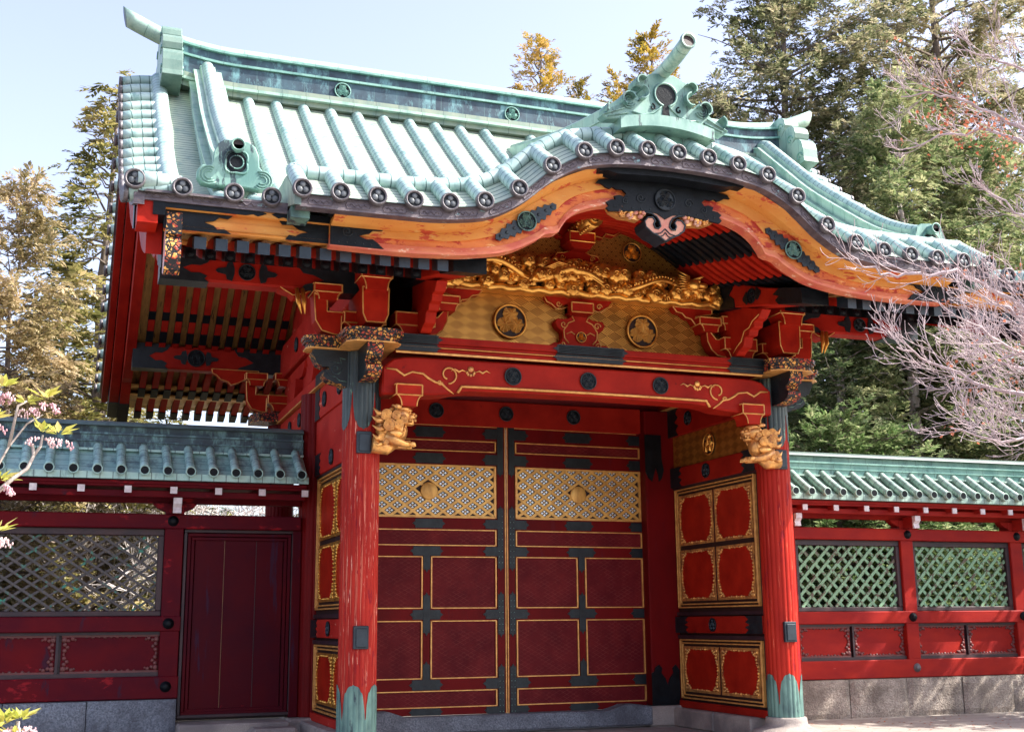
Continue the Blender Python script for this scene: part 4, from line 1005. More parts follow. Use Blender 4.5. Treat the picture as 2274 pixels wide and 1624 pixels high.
for s in (-1, 1):
    b = empty('bracket_set'); b.parent = G
    def X(P): return [(s*a, c) for a, c in P]
    masu(b, s*2.69, 5.52, 5.90, .60, -.36, .05)
    masu(b, s*3.42, 5.54, 5.86, .62, -.30, .2)
    arm(b, X([(2.45, 5.60), (2.62, 5.60), (2.62, 5.88), (2.32, 5.88), (2.20, 6.02), (2.16, 5.98), (2.17, 5.84), (2.24, 5.70), (2.34, 5.62)]), -.22, 0)
    masu(b, s*2.19, 5.98, 6.22, .40, -.30, .05)
    arm(b, X([(2.0, 6.10), (2.0, 6.24), (2.3, 6.30), (2.3, 6.38), (1.6, 6.38), (1.66, 6.30), (1.76, 6.28), (1.82, 6.22), (1.92, 6.20)]), -.16, 0)
    masu(b, s*2.52, 6.02, 6.26, .22, -.30, .05)
    # forward-reaching arm with its block
    arm(b, X([(3.24, 5.62), (3.50, 5.62), (3.55, 5.74), (3.56, 6.12), (3.18, 6.12), (3.19, 5.74)]), -.72, .2)
    masu(b, s*3.38, 6.06, 6.40, .46, -.82, -.42, .66, .46)
    arm(b, X([(3.28, 6.34), (3.48, 6.34), (3.48, 6.58), (3.28, 6.58)]), -1.0, .1, False)
    # side arm curving up to its block
    arm(b, X([(3.15, 5.86), (3.95, 5.86), (3.95, 6.02), (4.14, 6.12), (4.13, 5.94), (4.11, 5.72), (4.02, 5.58), (3.84, 5.53), (3.74, 5.53), (3.74, 5.80), (3.15, 5.80)]), -.18, .14)
    masu(b, s*3.95, 6.02, 6.26, .42, -.24, .2)
    arm(b, X([(4.16, 6.16), (4.30, 6.08), (4.42, 6.04), (4.48, 6.10), (4.62, 6.14), (4.70, 6.22), (4.78, 6.26), (4.80, 6.36), (3.9, 6.36), (3.9, 6.26), (4.16, 6.26)]), -.13, .13, False)
    mb = MB(); mb.tube([(s*a, -.14, c) for a, c in ((4.16, 6.17), (4.30, 6.10), (4.44, 6.07), (4.58, 6.15), (4.70, 6.24), (4.78, 6.28))], .010, 4); mb.tube(spiral(s*4.36, 6.22, .06, 1.1, -pi/2, s, -.14), .011, 5); mb.build('gold_edge', ['gold_trim'], b)
    # flame-edged carved fin beneath the gable purlin
    mb = MB(); P = [(-1.35, 6.12), (-1.22, 6.0), (-1.10, 5.98), (-1.08, 5.90), (-.96, 5.88), (-.92, 5.80), (-.80, 5.80), (-.74, 5.66), (-.60, 5.62), (-.50, 5.56), (-.36, 5.56), (-.2, 5.75), (-.05, 6.0), (-.05, 6.44), (-.7, 6.30)]
    mb.prism(P, 'x', s*2.50, s*2.66, 0); o = mb.build('carved_fin', ['red_bright'], b, bev=.008)
    mb = MB(); mb.tube([(s*2.495, a, c) for a, c in ((-1.25, 6.06), (-1.05, 6.0), (-.95, 5.92), (-.80, 5.90), (-.70, 5.76), (-.56, 5.70), (-.44, 5.62))], .010, 4); mb.build('gold_edge', ['gold_trim'], o)
    # black capital plates and carved noses around the pillar head
    c = s*3.386
    mb = MB()
    def octa(x0, x1, y0, y1, ch): return [(x0+ch, y0), (x1-ch, y0), (x1, y0+ch), (x1, y1-ch), (x1-ch, y1), (x0+ch, y1), (x0, y1-ch), (x0, y0+ch)]
    x0, x1 = sorted((s*2.98, s*4.26))
    for z0, z1, e in ((5.33, 5.40, .05), (5.40, 5.44, .02), (5.44, 5.50, 0.0)):
        mb.prism(octa(x0+e, x1-e, -.22+e, .22-e, .09), 'z', z0, z1-.001, 0); mb.prism(octa(c-.42+e, c+.42-e, -.86+e, .60-e, .13), 'z', z0+.003, z1+.012, 0)
    o = mb.build('capital_plate', ['filigree'], b)
    mb = MB(); mb.prism(octa(c-.39, c+.39, -.83, .5, .12), 'z', 5.312, 5.332, 0); mb.prism(octa(x0+.03, x1-.03, -.20, .20, .08), 'z', 5.31, 5.328, 0); mb.build('gold_line', ['gold_trim'], o)
    mb = MB()   # sideways nose
    mb.prism(X([(3.60, 5.32), (4.12, 5.32), (4.14, 5.26), (4.10, 5.18), (4.06, 5.10), (3.98, 5.06), (3.90, 5.07), (3.88, 5.03), (3.95, 5.0), (3.98, 4.94), (3.92, 4.88), (3.82, 4.84), (3.72, 4.82), (3.66, 4.78), (3.60, 4.80)]), 'y', -.13, .13, 0, 1)
    o = mb.build('carved_nose', ['black_metal', 'filigree'], b)
    mb = MB(); mb.tube(spiral(s*3.80, 5.04, .09, 1.2, 0, s, -.135), .009, 4); mb.tube([(s*a, -.135, c_) for a, c_ in ((3.66, 5.18), (3.74, 5.20), (3.72, 5.12), (3.88, 5.14))], .007, 4); mb.tube([(s*a, -.135, c_) for a, c_ in ((3.64, 4.86), (3.74, 4.87), (3.80, 4.92), (3.88, 4.93), (3.93, 4.98))], .007, 4); mb.build('relief', ['green_metal'], o)
    mb = MB()   # forward nose
    Pn = [(-.24, 5.32), (-.82, 5.32), (-.83, 5.24), (-.76, 5.14), (-.66, 5.08), (-.68, 5.04), (-.75, 5.0), (-.72, 4.92), (-.60, 4.86), (-.40, 4.84), (-.24, 4.84)]
    mb.prism(Pn, 'x', c-.115, c+.115, 0, 1); mb.build('carved_nose', ['black_metal', 'filigree'], b)

# ---------------------------------------------------------------- pillars
def fluted(mb, cx, cy, r, z0, z1, n=22, m=0, amp=.035, a0=0, a1=2*pi, zs=12):
    N = n*4
    def R(a): return r*(1-amp*2*abs(sin(a*n/2))**4) if False else r*(1-amp*(1-abs(sin(a*n/2))))
    ring = []
    for j in range(zs+1):
        z = z0+(z1-z0)*j/zs; ring.append([mb.av((cx+R(2*pi*k/N)*cos(2*pi*k/N), cy+R(2*pi*k/N)*sin(2*pi*k/N), z)) for k in range(N)])
    for j in range(zs):
        for k in range(N): mb.face((ring[j][k], ring[j][(k+1) % N], ring[j+1][(k+1) % N], ring[j+1][k]), m, False)
    mb.face(ring[0][::-1], m); mb.face(ring[-1], m)
def sleeve(mb, cx, cy, r, z0, zf, n=22, amp=.035, m=0, z_is_top=True):
    """metal sleeve round the pillar whose free edge follows zf(angle)"""
    N = n*8
    def R(a): return r*(1-amp*(1-abs(sin(a*n/2))))
    for k in range(N):
        a, b = 2*pi*k/N, 2*pi*(k+1)/N
        za, zb_ = zf(a), zf(b); M_ = 3
        p = []
        for q in range(M_+1):
            t = q/M_; p.append((mb.av((cx+R(a)*cos(a), cy+R(a)*sin(a), z0+(za-z0)*t)), mb.av((cx+R(b)*cos(b), cy+R(b)*sin(b), z0+(zb_-z0)*t))))
        for q in range(M_): mb.face((p[q][0], p[q][1], p[q+1][1], p[q+1][0]), m, False)
def lobe(a, k=5, off=0):
    t = ((a+off)*k/(2*pi)) % 1.0; t = abs(t-.5)*2   # 0 centre, 1 gap
    return lerpk([(0, 1.0), (.10, .965), (.35, .94), (.52, .88), (.60, .80), (.70, .785), (.78, .70), (.84, .56), (.87, .50), (.91, .46), (.94, .30), (.955, .14), (.97, .12), (1, .06)], t)
for s in (-1, 1):
    mt_ = 'red_pillar' if s < 0 else 'red_pillar_plain'
    c = s*3.386
    mb = MB(); fluted(mb, c, 0, .268, 0.02, 5.30); p = mb.build('front_pillar', [mt_], G)
    mb = MB(); sleeve(mb, c, 0, .276, .0, lambda a: .16+.52*lobe(a, 5, .55*s+1.9)); mb.build('metal_shoe', ['green_metal'], p, recalc=False)
    mb = MB(); sleeve(mb, c, 0, .276, 5.30, lambda a: 4.78-.62*lobe(a, 5, 2.3)); mb.build('metal_collar', ['black_metal_green'], p, recalc=False)
    for zc_ in (3.98, 1.30):
        mb = MB(); x_ = c-.02; mb.box(x_-.105, x_+.105, -.30, -.24, zc_-.155, zc_+.155); mb.box(x_-.075, x_+.085, -.318, -.30, zc_-.13, zc_+.12); mb.build('metal_plaque', ['bluegrey_metal'], p, bev=.008)
    mb = MB(); mb.lathe([(.30, .02), (.315, .0), (.32, -.05), (.33, -.10), (.38, -.13), (.50, -.17), (.56, -.23), (.57, -.34)], (c, 0, 0), 32, 0); mb.build('stone_base', ['base_stone'], p)
    # main posts in the door plane
    mb = MB(); x0, x1 = sorted((s*2.66, s*3.34)); mb.box(x0, x1, 3.15, 3.85, 0.02, 5.3); p = mb.build('main_post', ['red_deep_bright'], G, bev=.02)
    mb = MB(); fluted(mb, s*3.36, 3.5, .27, .02, 5.3, 18); mb.build('fluted_half_column', ['red_deep_bright'], p)
    def XX(P): return [(s*a, b) for a, b in P]
    mb = MB(); mb.prism(XX([(2.65, .02), (3.20, .02), (3.20, .62), (3.13, .72), (3.06, .66), (3.08, .58), (3.0, .48), (2.96, .36), (2.92, .48), (2.84, .58), (2.86, .66), (2.80, .72), (2.73, .68), (2.70, .60), (2.65, .58)]), 'y', 3.149, 3.13, 0)
    mb.prism(XX([(2.65, 4.84), (2.98, 4.84), (2.98, 4.40), (3.02, 4.2), (2.98, 4.05), (2.92, 3.98), (2.90, 4.12), (2.86, 4.24), (2.82, 4.12), (2.78, 3.98), (2.70, 4.05), (2.65, 4.15)]), 'y', 3.149, 3.125, 0); split_build(mb, 'metal_fitting', ['ink_metal'], p)
    mb = MB(); fluted(mb, c, 7, .268, 0.0, 5.30); mb.build('rear_pillar', ['red_deep_bright'], G)
    mb = MB(); mb.prism([(c-.5, 6.6), (c+.5, 6.6), (c+.62, 6.9), (c+.62, 7.3), (c-.62, 7.3), (c-.62, 6.9)], 'z', 5.33, 5.50, 0); mb.build('rear_capital_plate', ['filigree'], G)
    rb = empty('rear_bracket_set'); rb.parent = G
    for q in range(1):
        for (cx_, z0, z1, w_) in ((3.42, 5.54, 5.86, .62), (3.95, 6.02, 6.28, .42), (3.38, 6.04, 6.30, .44)):
            masu(rb, s*cx_, z0, z1, w_, 6.62, 6.9)
        arm(rb, XX([(3.15, 5.86), (3.95, 5.86), (3.95, 6.02), (4.14, 6.12), (4.13, 5.94), (4.11, 5.72), (4.02, 5.58), (3.84, 5.53), (3.74, 5.53), (3.74, 5.80), (3.15, 5.80)]), 6.72, 6.95)
        arm(rb, XX([(4.16, 6.16), (4.30, 6.08), (4.42, 6.04), (4.48, 6.10), (4.62, 6.14), (4.70, 6.22), (4.78, 6.26), (4.80, 6.34), (3.9, 6.34), (3.9, 6.26), (4.16, 6.26)]), 6.80, 6.95)

# ---------------------------------------------------------------- side frames of the gate (along the depth)
for s in (-1, 1):
    mt_ = 'red_side' if s < 0 else 'red_lacquer'
    xo = s*3.30
    sf = empty('side_frame'); sf.parent = G
    def bx(nm, xh, y0, y1, z0, z1, mt, bev=.01, xc=xo):
        mb = MB(); mb.box(xc-xh, xc+xh, y0, y1, z0, z1); return mb.build(nm, [mt], sf, bev=bev)
    bx('side_beam', .17, -.1, 7.1, 6.20, 6.85, mt_, .02)
    bx('side_plate_beam', .22, .2, 6.8, 5.33, 5.50, mt_); bx('plate_gold_line', .225, .2, 6.8, 5.30, 5.33, 'gold_trim', 0)
    bx('side_tie_beam', .15, .15, 6.9, 4.80, 5.30, mt_)
    bx('upper_infill', .06, .1, 6.9, 5.50, 6.22, mt_, 0)
    bx('gable_infill', .06, .8, 6.2, 6.85, 8.2, mt_, 0)
    bx('side_rail', .13, .15, 3.3, 3.87, 4.21, mt_)
    # crests on the side timbers
    for (y, z, R, dx) in ((1.2, 5.05, .13, .152), (2.35, 5.05, .13, .152), (4.6, 5.05, .13, .152), (5.6, 5.05, .13, .152), (1.8, 4.04, .13, .132), (2.2, 6.52, .14, .172), (5.0, 6.52, .14, .172)):
        for d in (-1, 1):
            mb = MB(); mb.M = Matrix.Translation((xo+d*dx, y, z)) @ (Matrix.Rotation(-pi/2, 4, 'Z') if d < 0 else Matrix.Rotation(pi/2, 4, 'Z'))
            crest(mb, 0, 0, 0, R, 0, 0, 1, thick=.035); mb.build('crest', ['bluegrey_metal', 'ink_metal'], sf)
    for (y0, y1, dx, z0, z1) in ((2.75, 3.16, .152, 4.79, 5.31), (.2, .5, .152, 4.79, 5.31), (2.72, 3.16, .132, 3.86, 4.22), (.2, .62, .132, 3.86, 4.22), (2.68, 3.20, .132, 1.27, 1.55), (.2, .72, .132, 1.27, 1.55), (1.9, 2.8, .222, 5.32, 5.505)):
        mb = MB()
        for d in (-1, 1):
            h = z1-z0
            if y0 > 1.85 and y0 < 2: P = [(y0, z0), (y1, z0), (y1, z1), (y0, z1)]
            elif y0 > 1: P = [(y1, z0), (y0, z0), (y0+.1, z0+.2*h), (y0, z0+.35*h), (y0+.14, z0+.5*h), (y0, z0+.65*h), (y0+.1, z0+.8*h), (y0, z1), (y1, z1)]
            else: P = [(y0, z0), (y1, z0), (y1-.1, z0+.2*h), (y1, z0+.35*h), (y1-.14, z0+.5*h), (y1, z0+.65*h), (y1-.1, z0+.8*h), (y1, z1), (y0, z1)]
            mb.prism(P, 'x', xo+d*dx, xo+d*(dx+.008), 0)
        split_build(mb, 'metal_fitting', ['black_metal'], sf)
    for q in range(3):   # small brackets standing on the side plate
        y = (1.9, 3.5, 5.2)[q]; mb = MB(); mb.prism([(y-.3, 5.86), (y+.3, 5.86), (y+.3, 5.70), (y+.18, 5.52), (y-.18, 5.52), (y-.3, 5.70)], 'x', xo-.2, xo+.2, 0); mb.build('bracket_block', [mt_], sf)
        mb = MB(); mb.prism([(y-.75, 6.12), (y+.75, 6.12), (y+.7, 6.0), (y+.5, 5.88), (y-.5, 5.88), (y-.7, 6.0)], 'x', xo-.12, xo+.12, 0); mb.build('bracket_arm', [mt_], sf)
    # panelled wall between the pillar and the post
    wl = empty('panelled_side_wall'); wl.parent = G
    def wb(nm, xh, y0, y1, z0, z1, mt, bev=0, p=None, xc=xo):
        mb = MB(); mb.box(xc-xh, xc+xh, y0, y1, z0, z1); return mb.build(nm, [mt], p or wl, bev=bev)
    wb('wall_board', .05, .2, 3.2, .10, 3.87, 'dark_recess')
    wb('sill_beam', .12, .2, 3.2, -.02, .10, mt_, .01); wb('middle_rail', .13, .2, 3.2, 1.27, 1.55, mt_, .01)
    for d in (-1, 1):
        mb = MB(); mb.M = Matrix.Translation((xo+d*.132, 1.78, 1.41)) @ (Matrix.Rotation(-pi/2, 4, 'Z') if d < 0 else Matrix.Rotation(pi/2, 4, 'Z')); crest(mb, 0, 0, 0, .115, 0, 0, 1, thick=.035); mb.build('crest', ['bluegrey_metal', 'ink_metal'], wl)
    mb = MB(); mb.box(xo-.06, xo+.06, .2, 3.2, 4.21, 4.80); mb.build('gilded_side_panel', ['gold_lozenge'], wl)
    wb('outer_board', .03, .2, 3.2, 4.21, 4.80, mt_, xc=xo+s*.085)
    for d in (-s,):
        mb = MB(); mb.M = Matrix.Translation((xo+d*.062, 1.75, 4.5)) @ (Matrix.Rotation(-pi/2, 4, 'Z') if d < 0 else Matrix.Rotation(pi/2, 4, 'Z')); crest(mb, 0, 0, 0, .20, 0, 0, 1, thick=.06, ring=.14); mb.build('crest', ['gold_carving', 'dark_recess'], wl)
    def gilt_frame(y0, y1, z0, z1):
        mb = MB()
        for w_, o1, o2 in ((.024, .0, .10), (.022, .055, .085)):
            a0, a1, b0, b1 = y0+o1, y1-o1, z0+o1, z1-o1
            for q in ((a0, a1, b0, b0+w_), (a0, a1, b1-w_, b1), (a0, a0+w_, b0+w_, b1-w_), (a1-w_, a1, b0+w_, b1-w_)): mb.box(xo-o2, xo+o2, *q)
        return mb.build('gilt_frame', ['gold_trim'], wl, bev=.004)
    def carved_panel(y0, y1, z0, z1):
        mb = MB(); mb.box(xo-.058, xo+.058, y0, y1, z0, z1); o = mb.build('carved_panel', ['red_bright'], wl)
        for d in (-1, 1):
            mb = MB(); rr = random.Random(5)
            xa, xb = sorted((xo+d*.056, xo+d*.074))
            e = .045
            for q in ((y0, y1, z0, z0+e), (y0, y1, z1-e, z1), (y0, y0+e, z0+e, z1-e), (y1-e, y1, z0+e, z1-e)): mb.box(xa, xb, *q)
            L = y1-y0; Hh = z1-z0
            def knob(y, z, r): mb.lathe([(r, 0), (r, .022), (r*.5, .034), (.001, .036)], (xo+d*.056, y, z), 8, 0, True, 'x') if d > 0 else mb.lathe([(r, 0), (r, -.022), (r*.5, -.034), (.001, -.036)], (xo+d*.056, y, z), 8, 0, True, 'x')
            for (cy, cz, sy, sz) in ((y0+e, z0+e, 1, 1), (y1-e, z0+e, -1, 1), (y0+e, z1-e, 1, -1), (y1-e, z1-e, -1, -1)):
                for a, b, r in ((.02, .02, .032), (.07, .03, .026), (.115, .05, .026), (.15, .02, .022), (.03, .08, .026), (.045, .13, .028), (.03, .18, .024), (.075, .075, .02), (.02, .22, .016)): knob(cy+sy*a, cz+sz*b, r)
            for t in range(7):
                y = y0+.3*L+.4*L*t/6; r = .012+.01*(t % 2); knob(y, z0+e, r); knob(y, z1-e, r)
                z = z0+.3*Hh+.4*Hh*t/6; knob(y0+e*.9, z, r); knob(y1-e*.9, z, r)
            mb.build('gilt_ornament', ['gold_worn' if s > 0 else 'gold_carving'], o)
    gilt_frame(.32, 3.10, 1.70, 3.82); gilt_frame(.32, 3.10, .14, 1.16)
    for y0, y1 in ((.45, 1.68), (1.76, 2.99)):
        carved_panel(y0, y1, 2.80, 3.70); carved_panel(y0, y1, 1.82, 2.72); carved_panel(y0, y1, .26, 1.04)
    for nm, q in (('a', (.2, 3.2)),):
        mb = MB()
        for d in (-1, 1):
            for z in (1.60, 1.20, 3.86): mb.box(*sorted((xo+d*.05, xo+d*.10)), .2, 3.2, z-.03, z+.03)
        split_build(mb, 'dark_moulding', ['dark_wood'], wl)
# head beam over the doors
mb = MB(); mb.box(-2.66, 2.66, 3.30, 3.6, 4.88, 5.34); hb = mb.build('door_lintel', ['red_lacquer'], G, bev=.015)
for x in (-1.30, 0, 1.30): mb = MB(); crest(mb, x, 5.12, 3.295, .135, 0, 0, 1, thick=.035); mb.build('crest', ['bluegrey_metal', 'ink_metal'], hb)
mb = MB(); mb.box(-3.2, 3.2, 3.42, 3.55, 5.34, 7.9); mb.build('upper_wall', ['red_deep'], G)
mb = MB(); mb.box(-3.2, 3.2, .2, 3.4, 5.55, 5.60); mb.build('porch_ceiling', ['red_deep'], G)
for s in (-1, 1):
    x0, x1 = sorted((s*2.20, s*2.66)); 
# ---------------------------------------------------------------- the two door leaves
for s in (-1, 1):
    ang = radians(1.2)*s   # each leaf stands very slightly open towards the viewer
    mb0 = Matrix.Translation((s*2.66, 3.42, 0)) @ Matrix.Rotation(ang, 4, 'Z') @ Matrix.Translation((-s*2.66, -3.42, 0))
    def nb(): m_ = MB(); m_.M = mb0; return m_
    def X2(a, b): return sorted((s*a, s*b))
    mb = nb(); x0, x1 = X2(.03, 2.66); mb.box(x0, x1, 3.43, 3.50, -.03, 4.90); dl = mb.build('door_leaf', ['red_deep_bright'], G)
    panels = [(.185, 2.66, 4.63, 4.84, 0), (.185, 2.66, 4.43, 4.60, 2), (.185, 2.66, 3.26, 4.22, 1), (.185, 2.66, 2.78, 3.06, 0), (.185, 1.36, 1.72, 2.60, 0), (1.51, 2.66, 1.72, 2.60, 0), (.185, 1.36, .56, 1.52, 0), (1.51, 2.66, .56, 1.52, 0), (.185, 2.66, .09, .37, 0)]
    panels = [(.185, 2.66, 4.42, 4.62, 0), (.185, 2.66, 3.26, 4.18, 1), (.185, 2.66, 2.78, 3.06, 0), (.185, 1.36, 1.72, 2.60, 0), (1.51, 2.66, 1.72, 2.60, 0), (.185, 1.36, .56, 1.52, 0), (1.51, 2.66, .56, 1.52, 0), (.185, 2.66, .09, .37, 0)]
    rails = [(4.62, 4.90), (4.18, 4.42), (3.06, 3.26), (2.60, 2.78), (1.52, 1.72), (.37, .56), (-.03, .09)]
    mb = nb()
    for z0, z1 in rails: mb.box(*X2(.165, 2.66), 3.395, 3.43, z0+.0, z1-.0)
    mb.box(*X2(.026, .165), 3.392, 3.43, -.03, 4.90)
    for z0, z1 in ((1.72, 2.60), (.56, 1.52)): mb.box(*X2(1.375, 1.495), 3.395, 3.43, z0, z1)
    mb.build('door_frame', ['red_deep_bright'], dl, bev=.004)
    mb = nb()
    for a, b, z0, z1, k_ in panels:
        for q in ((a, b, z0, z0+.017), (a, b, z1-.017, z1), (a, a+.017, z0, z1), (b-.017, b, z0, z1)):
            mb.box(*X2(q[0]-.006, q[1]), 3.386, 3.43, q[2], q[3])
    mb.box(*X2(.012, .026), 3.375, 3.45, -.03, 4.90)
    mb.box(*X2(.16, 2.6), 3.388, 3.40, 4.87, 4.885)
    mb.build('gilt_edge', ['gold_trim'], dl)
    for a, b, z0, z1, k_ in panels:
        if k_ == 0:
            mb = nb(); mb.box(*X2(a, b), 3.415, 3.432, z0, z1); mb.build('door_panel', ['door_diaper'], dl)
    # pierced lattice with mother-of-pearl flowers
    a, b, z0, z1 = .20, 2.64, 3.28, 4.165
    mb = nb(); mb.box(*X2(a, b), 3.424, 3.436, z0, z1, 1); px_, pz_ = .27, .19; U = Vector((px_, pz_)).normalized()
    def clip(p, d):
        t0, t1 = -9, 9
        for k_, (lo, hi) in enumerate(((a, b), (z0, z1))):
            ta, tb = sorted(((lo-p[k_])/d[k_], (hi-p[k_])/d[k_])); t0 = max(t0, ta); t1 = min(t1, tb)
        return (t0, t1) if t1-t0 > .02 else None
    for dsg in (-1, 1):
        d = Vector((px_, dsg*pz_)).normalized()
        for k_ in range(-8, 22):
            p = Vector((a+px_*k_, z0)); c_ = clip(p, d)
            if not c_: continue
            p0, p1 = p+d*c_[0], p+d*c_[1]; nn = Vector((-d.y, d.x))*.023
            Q = [p0+nn, p1+nn, p1-nn, p0-nn]; mb.prism([(s*q.x, q.y) for q in Q], 'y', 3.396+.002*dsg, 3.424, 0)
            for off in (-.021, .021):
                pass
    for q in ((a-.01, b, z0, z0+.02), (a-.01, b, z1-.02, z1), (a-.01, a+.02, z0, z1), (b-.02, b, z0, z1)): mb.box(*X2(q[0], q[1]), 3.388, 3.424, q[2], q[3])
    lt = dl
    for i in range(-1, 10):
        for j in range(0, 11):
            cx_ = a+px_*(i+(.5 if j % 2 == 0 else 0)) ; cz_ = z0+pz_*.5*j
            cx_ = a+px_*i+(px_*.5 if j % 2 == 1 else 0)+px_*.5*0; cz_ = z0+pz_*j*.5
            cx_ += px_*.5 if False else 0
            cz2 = cz_; cx2 = cx_+px_*.5
            if (j % 2): cx2 = cx_+px_*0.5
            # centre of each diamond lies half a pitch from the crossings
            if not (a+.02 < cx2 < b-.02 and z0+.02 < cz2 < z1-.02): continue
            if (cx2-1.40)**2+(cz2-3.72)**2 < .16**2: continue
            for q in range(4):
                t = pi/2*q; ex, ez = cos(t)*.044, sin(t)*.036
                P = [(cx2+ex*.3, cz2+ez*.3), (cx2+ex-ez*.62*1.2, cz2+ez+ex*.5), (cx2+ex*1.55, cz2+ez*1.45), (cx2+ex+ez*.62*1.2, cz2+ez-ex*.5)]
                P = [(min(max(u_, a+.02), b-.02), min(max(v_, z0+.02), z1-.02)) for u_, v_ in P]
                mb.prism([(s*u_, v_) for u_, v_ in P], 'y', 3.412, 3.424, 2)
            mb.lathe([(.014, 3.424), (.014, 3.402), (.001, 3.400)], (s*cx2, 0, cz2), 8, 0, True, 'y')
    mb.build('lattice_panel', ['rib_gold', 'dark_recess', 'pearl'], dl)
    mb = nb(); mb.lathe([(.155, 3.41), (.155, 3.386), (.14, 3.380), (.001, 3.378)], (s*1.40, 0, 3.72), 28, 0, True, 'y'); mb.build('round_plate', ['rib_gold'], lt)
    # black hinge straps
    def strap(P=None, **k): 
        pass
    mb = nb()
    for z0, z1 in ((3.08, 3.24), (2.61, 2.77), (1.54, 1.70), (.38, .55), (4.20, 4.38), (4.66, 4.84)):
        lo, hi = X2(.05, .36)
        plate(mb, lo, hi, z0, z1, 3.390, .012, 'flat' if s > 0 else 'out', 'out' if s > 0 else 'flat', k=.6)
        lo, hi = X2(2.46, 2.66); plate(mb, lo, hi, z0, z1, 3.392, .012, 'out' if s > 0 else 'flat', 'flat' if s > 0 else 'out', k=.6)
        mid = 1.435 if z0 < 3 and z0 != 3.08 and z0 < 2.7 and z0 > .3 else 1.40
        plate(mb, s*mid-.22, s*mid+.22, z0, z1, 3.392, .012, 'out', 'out', k=.6)
    lo, hi = X2(.05, .36); plate(mb, lo, hi, -.03, .085, 3.390, .012, 'flat' if s > 0 else 'out', 'out' if s > 0 else 'flat', k=.6)
    plate(mb, s*1.435-.24, s*1.435+.24, -.03, .085, 3.392, .012, 'out', 'out', k=.6)
    x0, x1 = X2(.05, .160)
    for z0, z1, bb_, tt in ((-.03, .72, 'flat', 'out'), (1.30, 1.94, 'out', 'out'), (2.42, 3.42, 'out', 'out'), (4.06, 4.90, 'out', 'flat')): vplate(mb, x0, x1, z0, z1, 3.388, .012, bb_, tt)
    x0, x1 = X2(1.375, 1.495)
    for z0, z1, bb_, tt in ((.54, .78, 'flat', 'out'), (1.34, 1.92, 'out', 'out'), (2.40, 2.62, 'out', 'flat')): vplate(mb, x0, x1, z0, z1, 3.388, .012, bb_, tt)
    sts = split_build(mb, 'hinge_strap', ['black_metal'], dl); st = dl
    mb = nb()
    for z in [-.0+.1*i for i in range(7)]+[1.35+.1*i for i in range(6)]+[2.5+.1*i for i in range(9)]:
        for x in (.075, .135): mb.ell((s*x, 3.374, z), (.008, .006, .008), 0, 6, 4)
    mb.build('rivets', ['green_metal_light'], st)
# door sill stone and platform stones
mb = MB()
mb.prism([(-2.60, -.30), (2.60, -.30), (2.60, .02), (2.30, .06), (2.05, .06), (1.95, .02), (1.75, -.03), (-1.85, -.03), (-2.0, .02), (-2.15, .07), (-2.60, .07)], 'y', 3.02, 3.36, 0); mb.build('stone_sill', ['granite_dark'], G, bev=.03)
for s in (-1, 1):
    mb = MB(); x0, x1 = sorted((s*3.02, s*3.60)); mb.box(x0, x1, .45, 1.65, -.34, -.02); mb.box(x0, x1, 1.66, 3.1, -.34, -.022); mb.build('kerb_stone', ['base_stone'], G, bev=.03)
    mb = MB(); mb.box(*sorted((s*2.55, s*3.8)), 3.05, 3.95, -.34, .015); mb.build('post_stone', ['base_stone'], G, bev=.04)
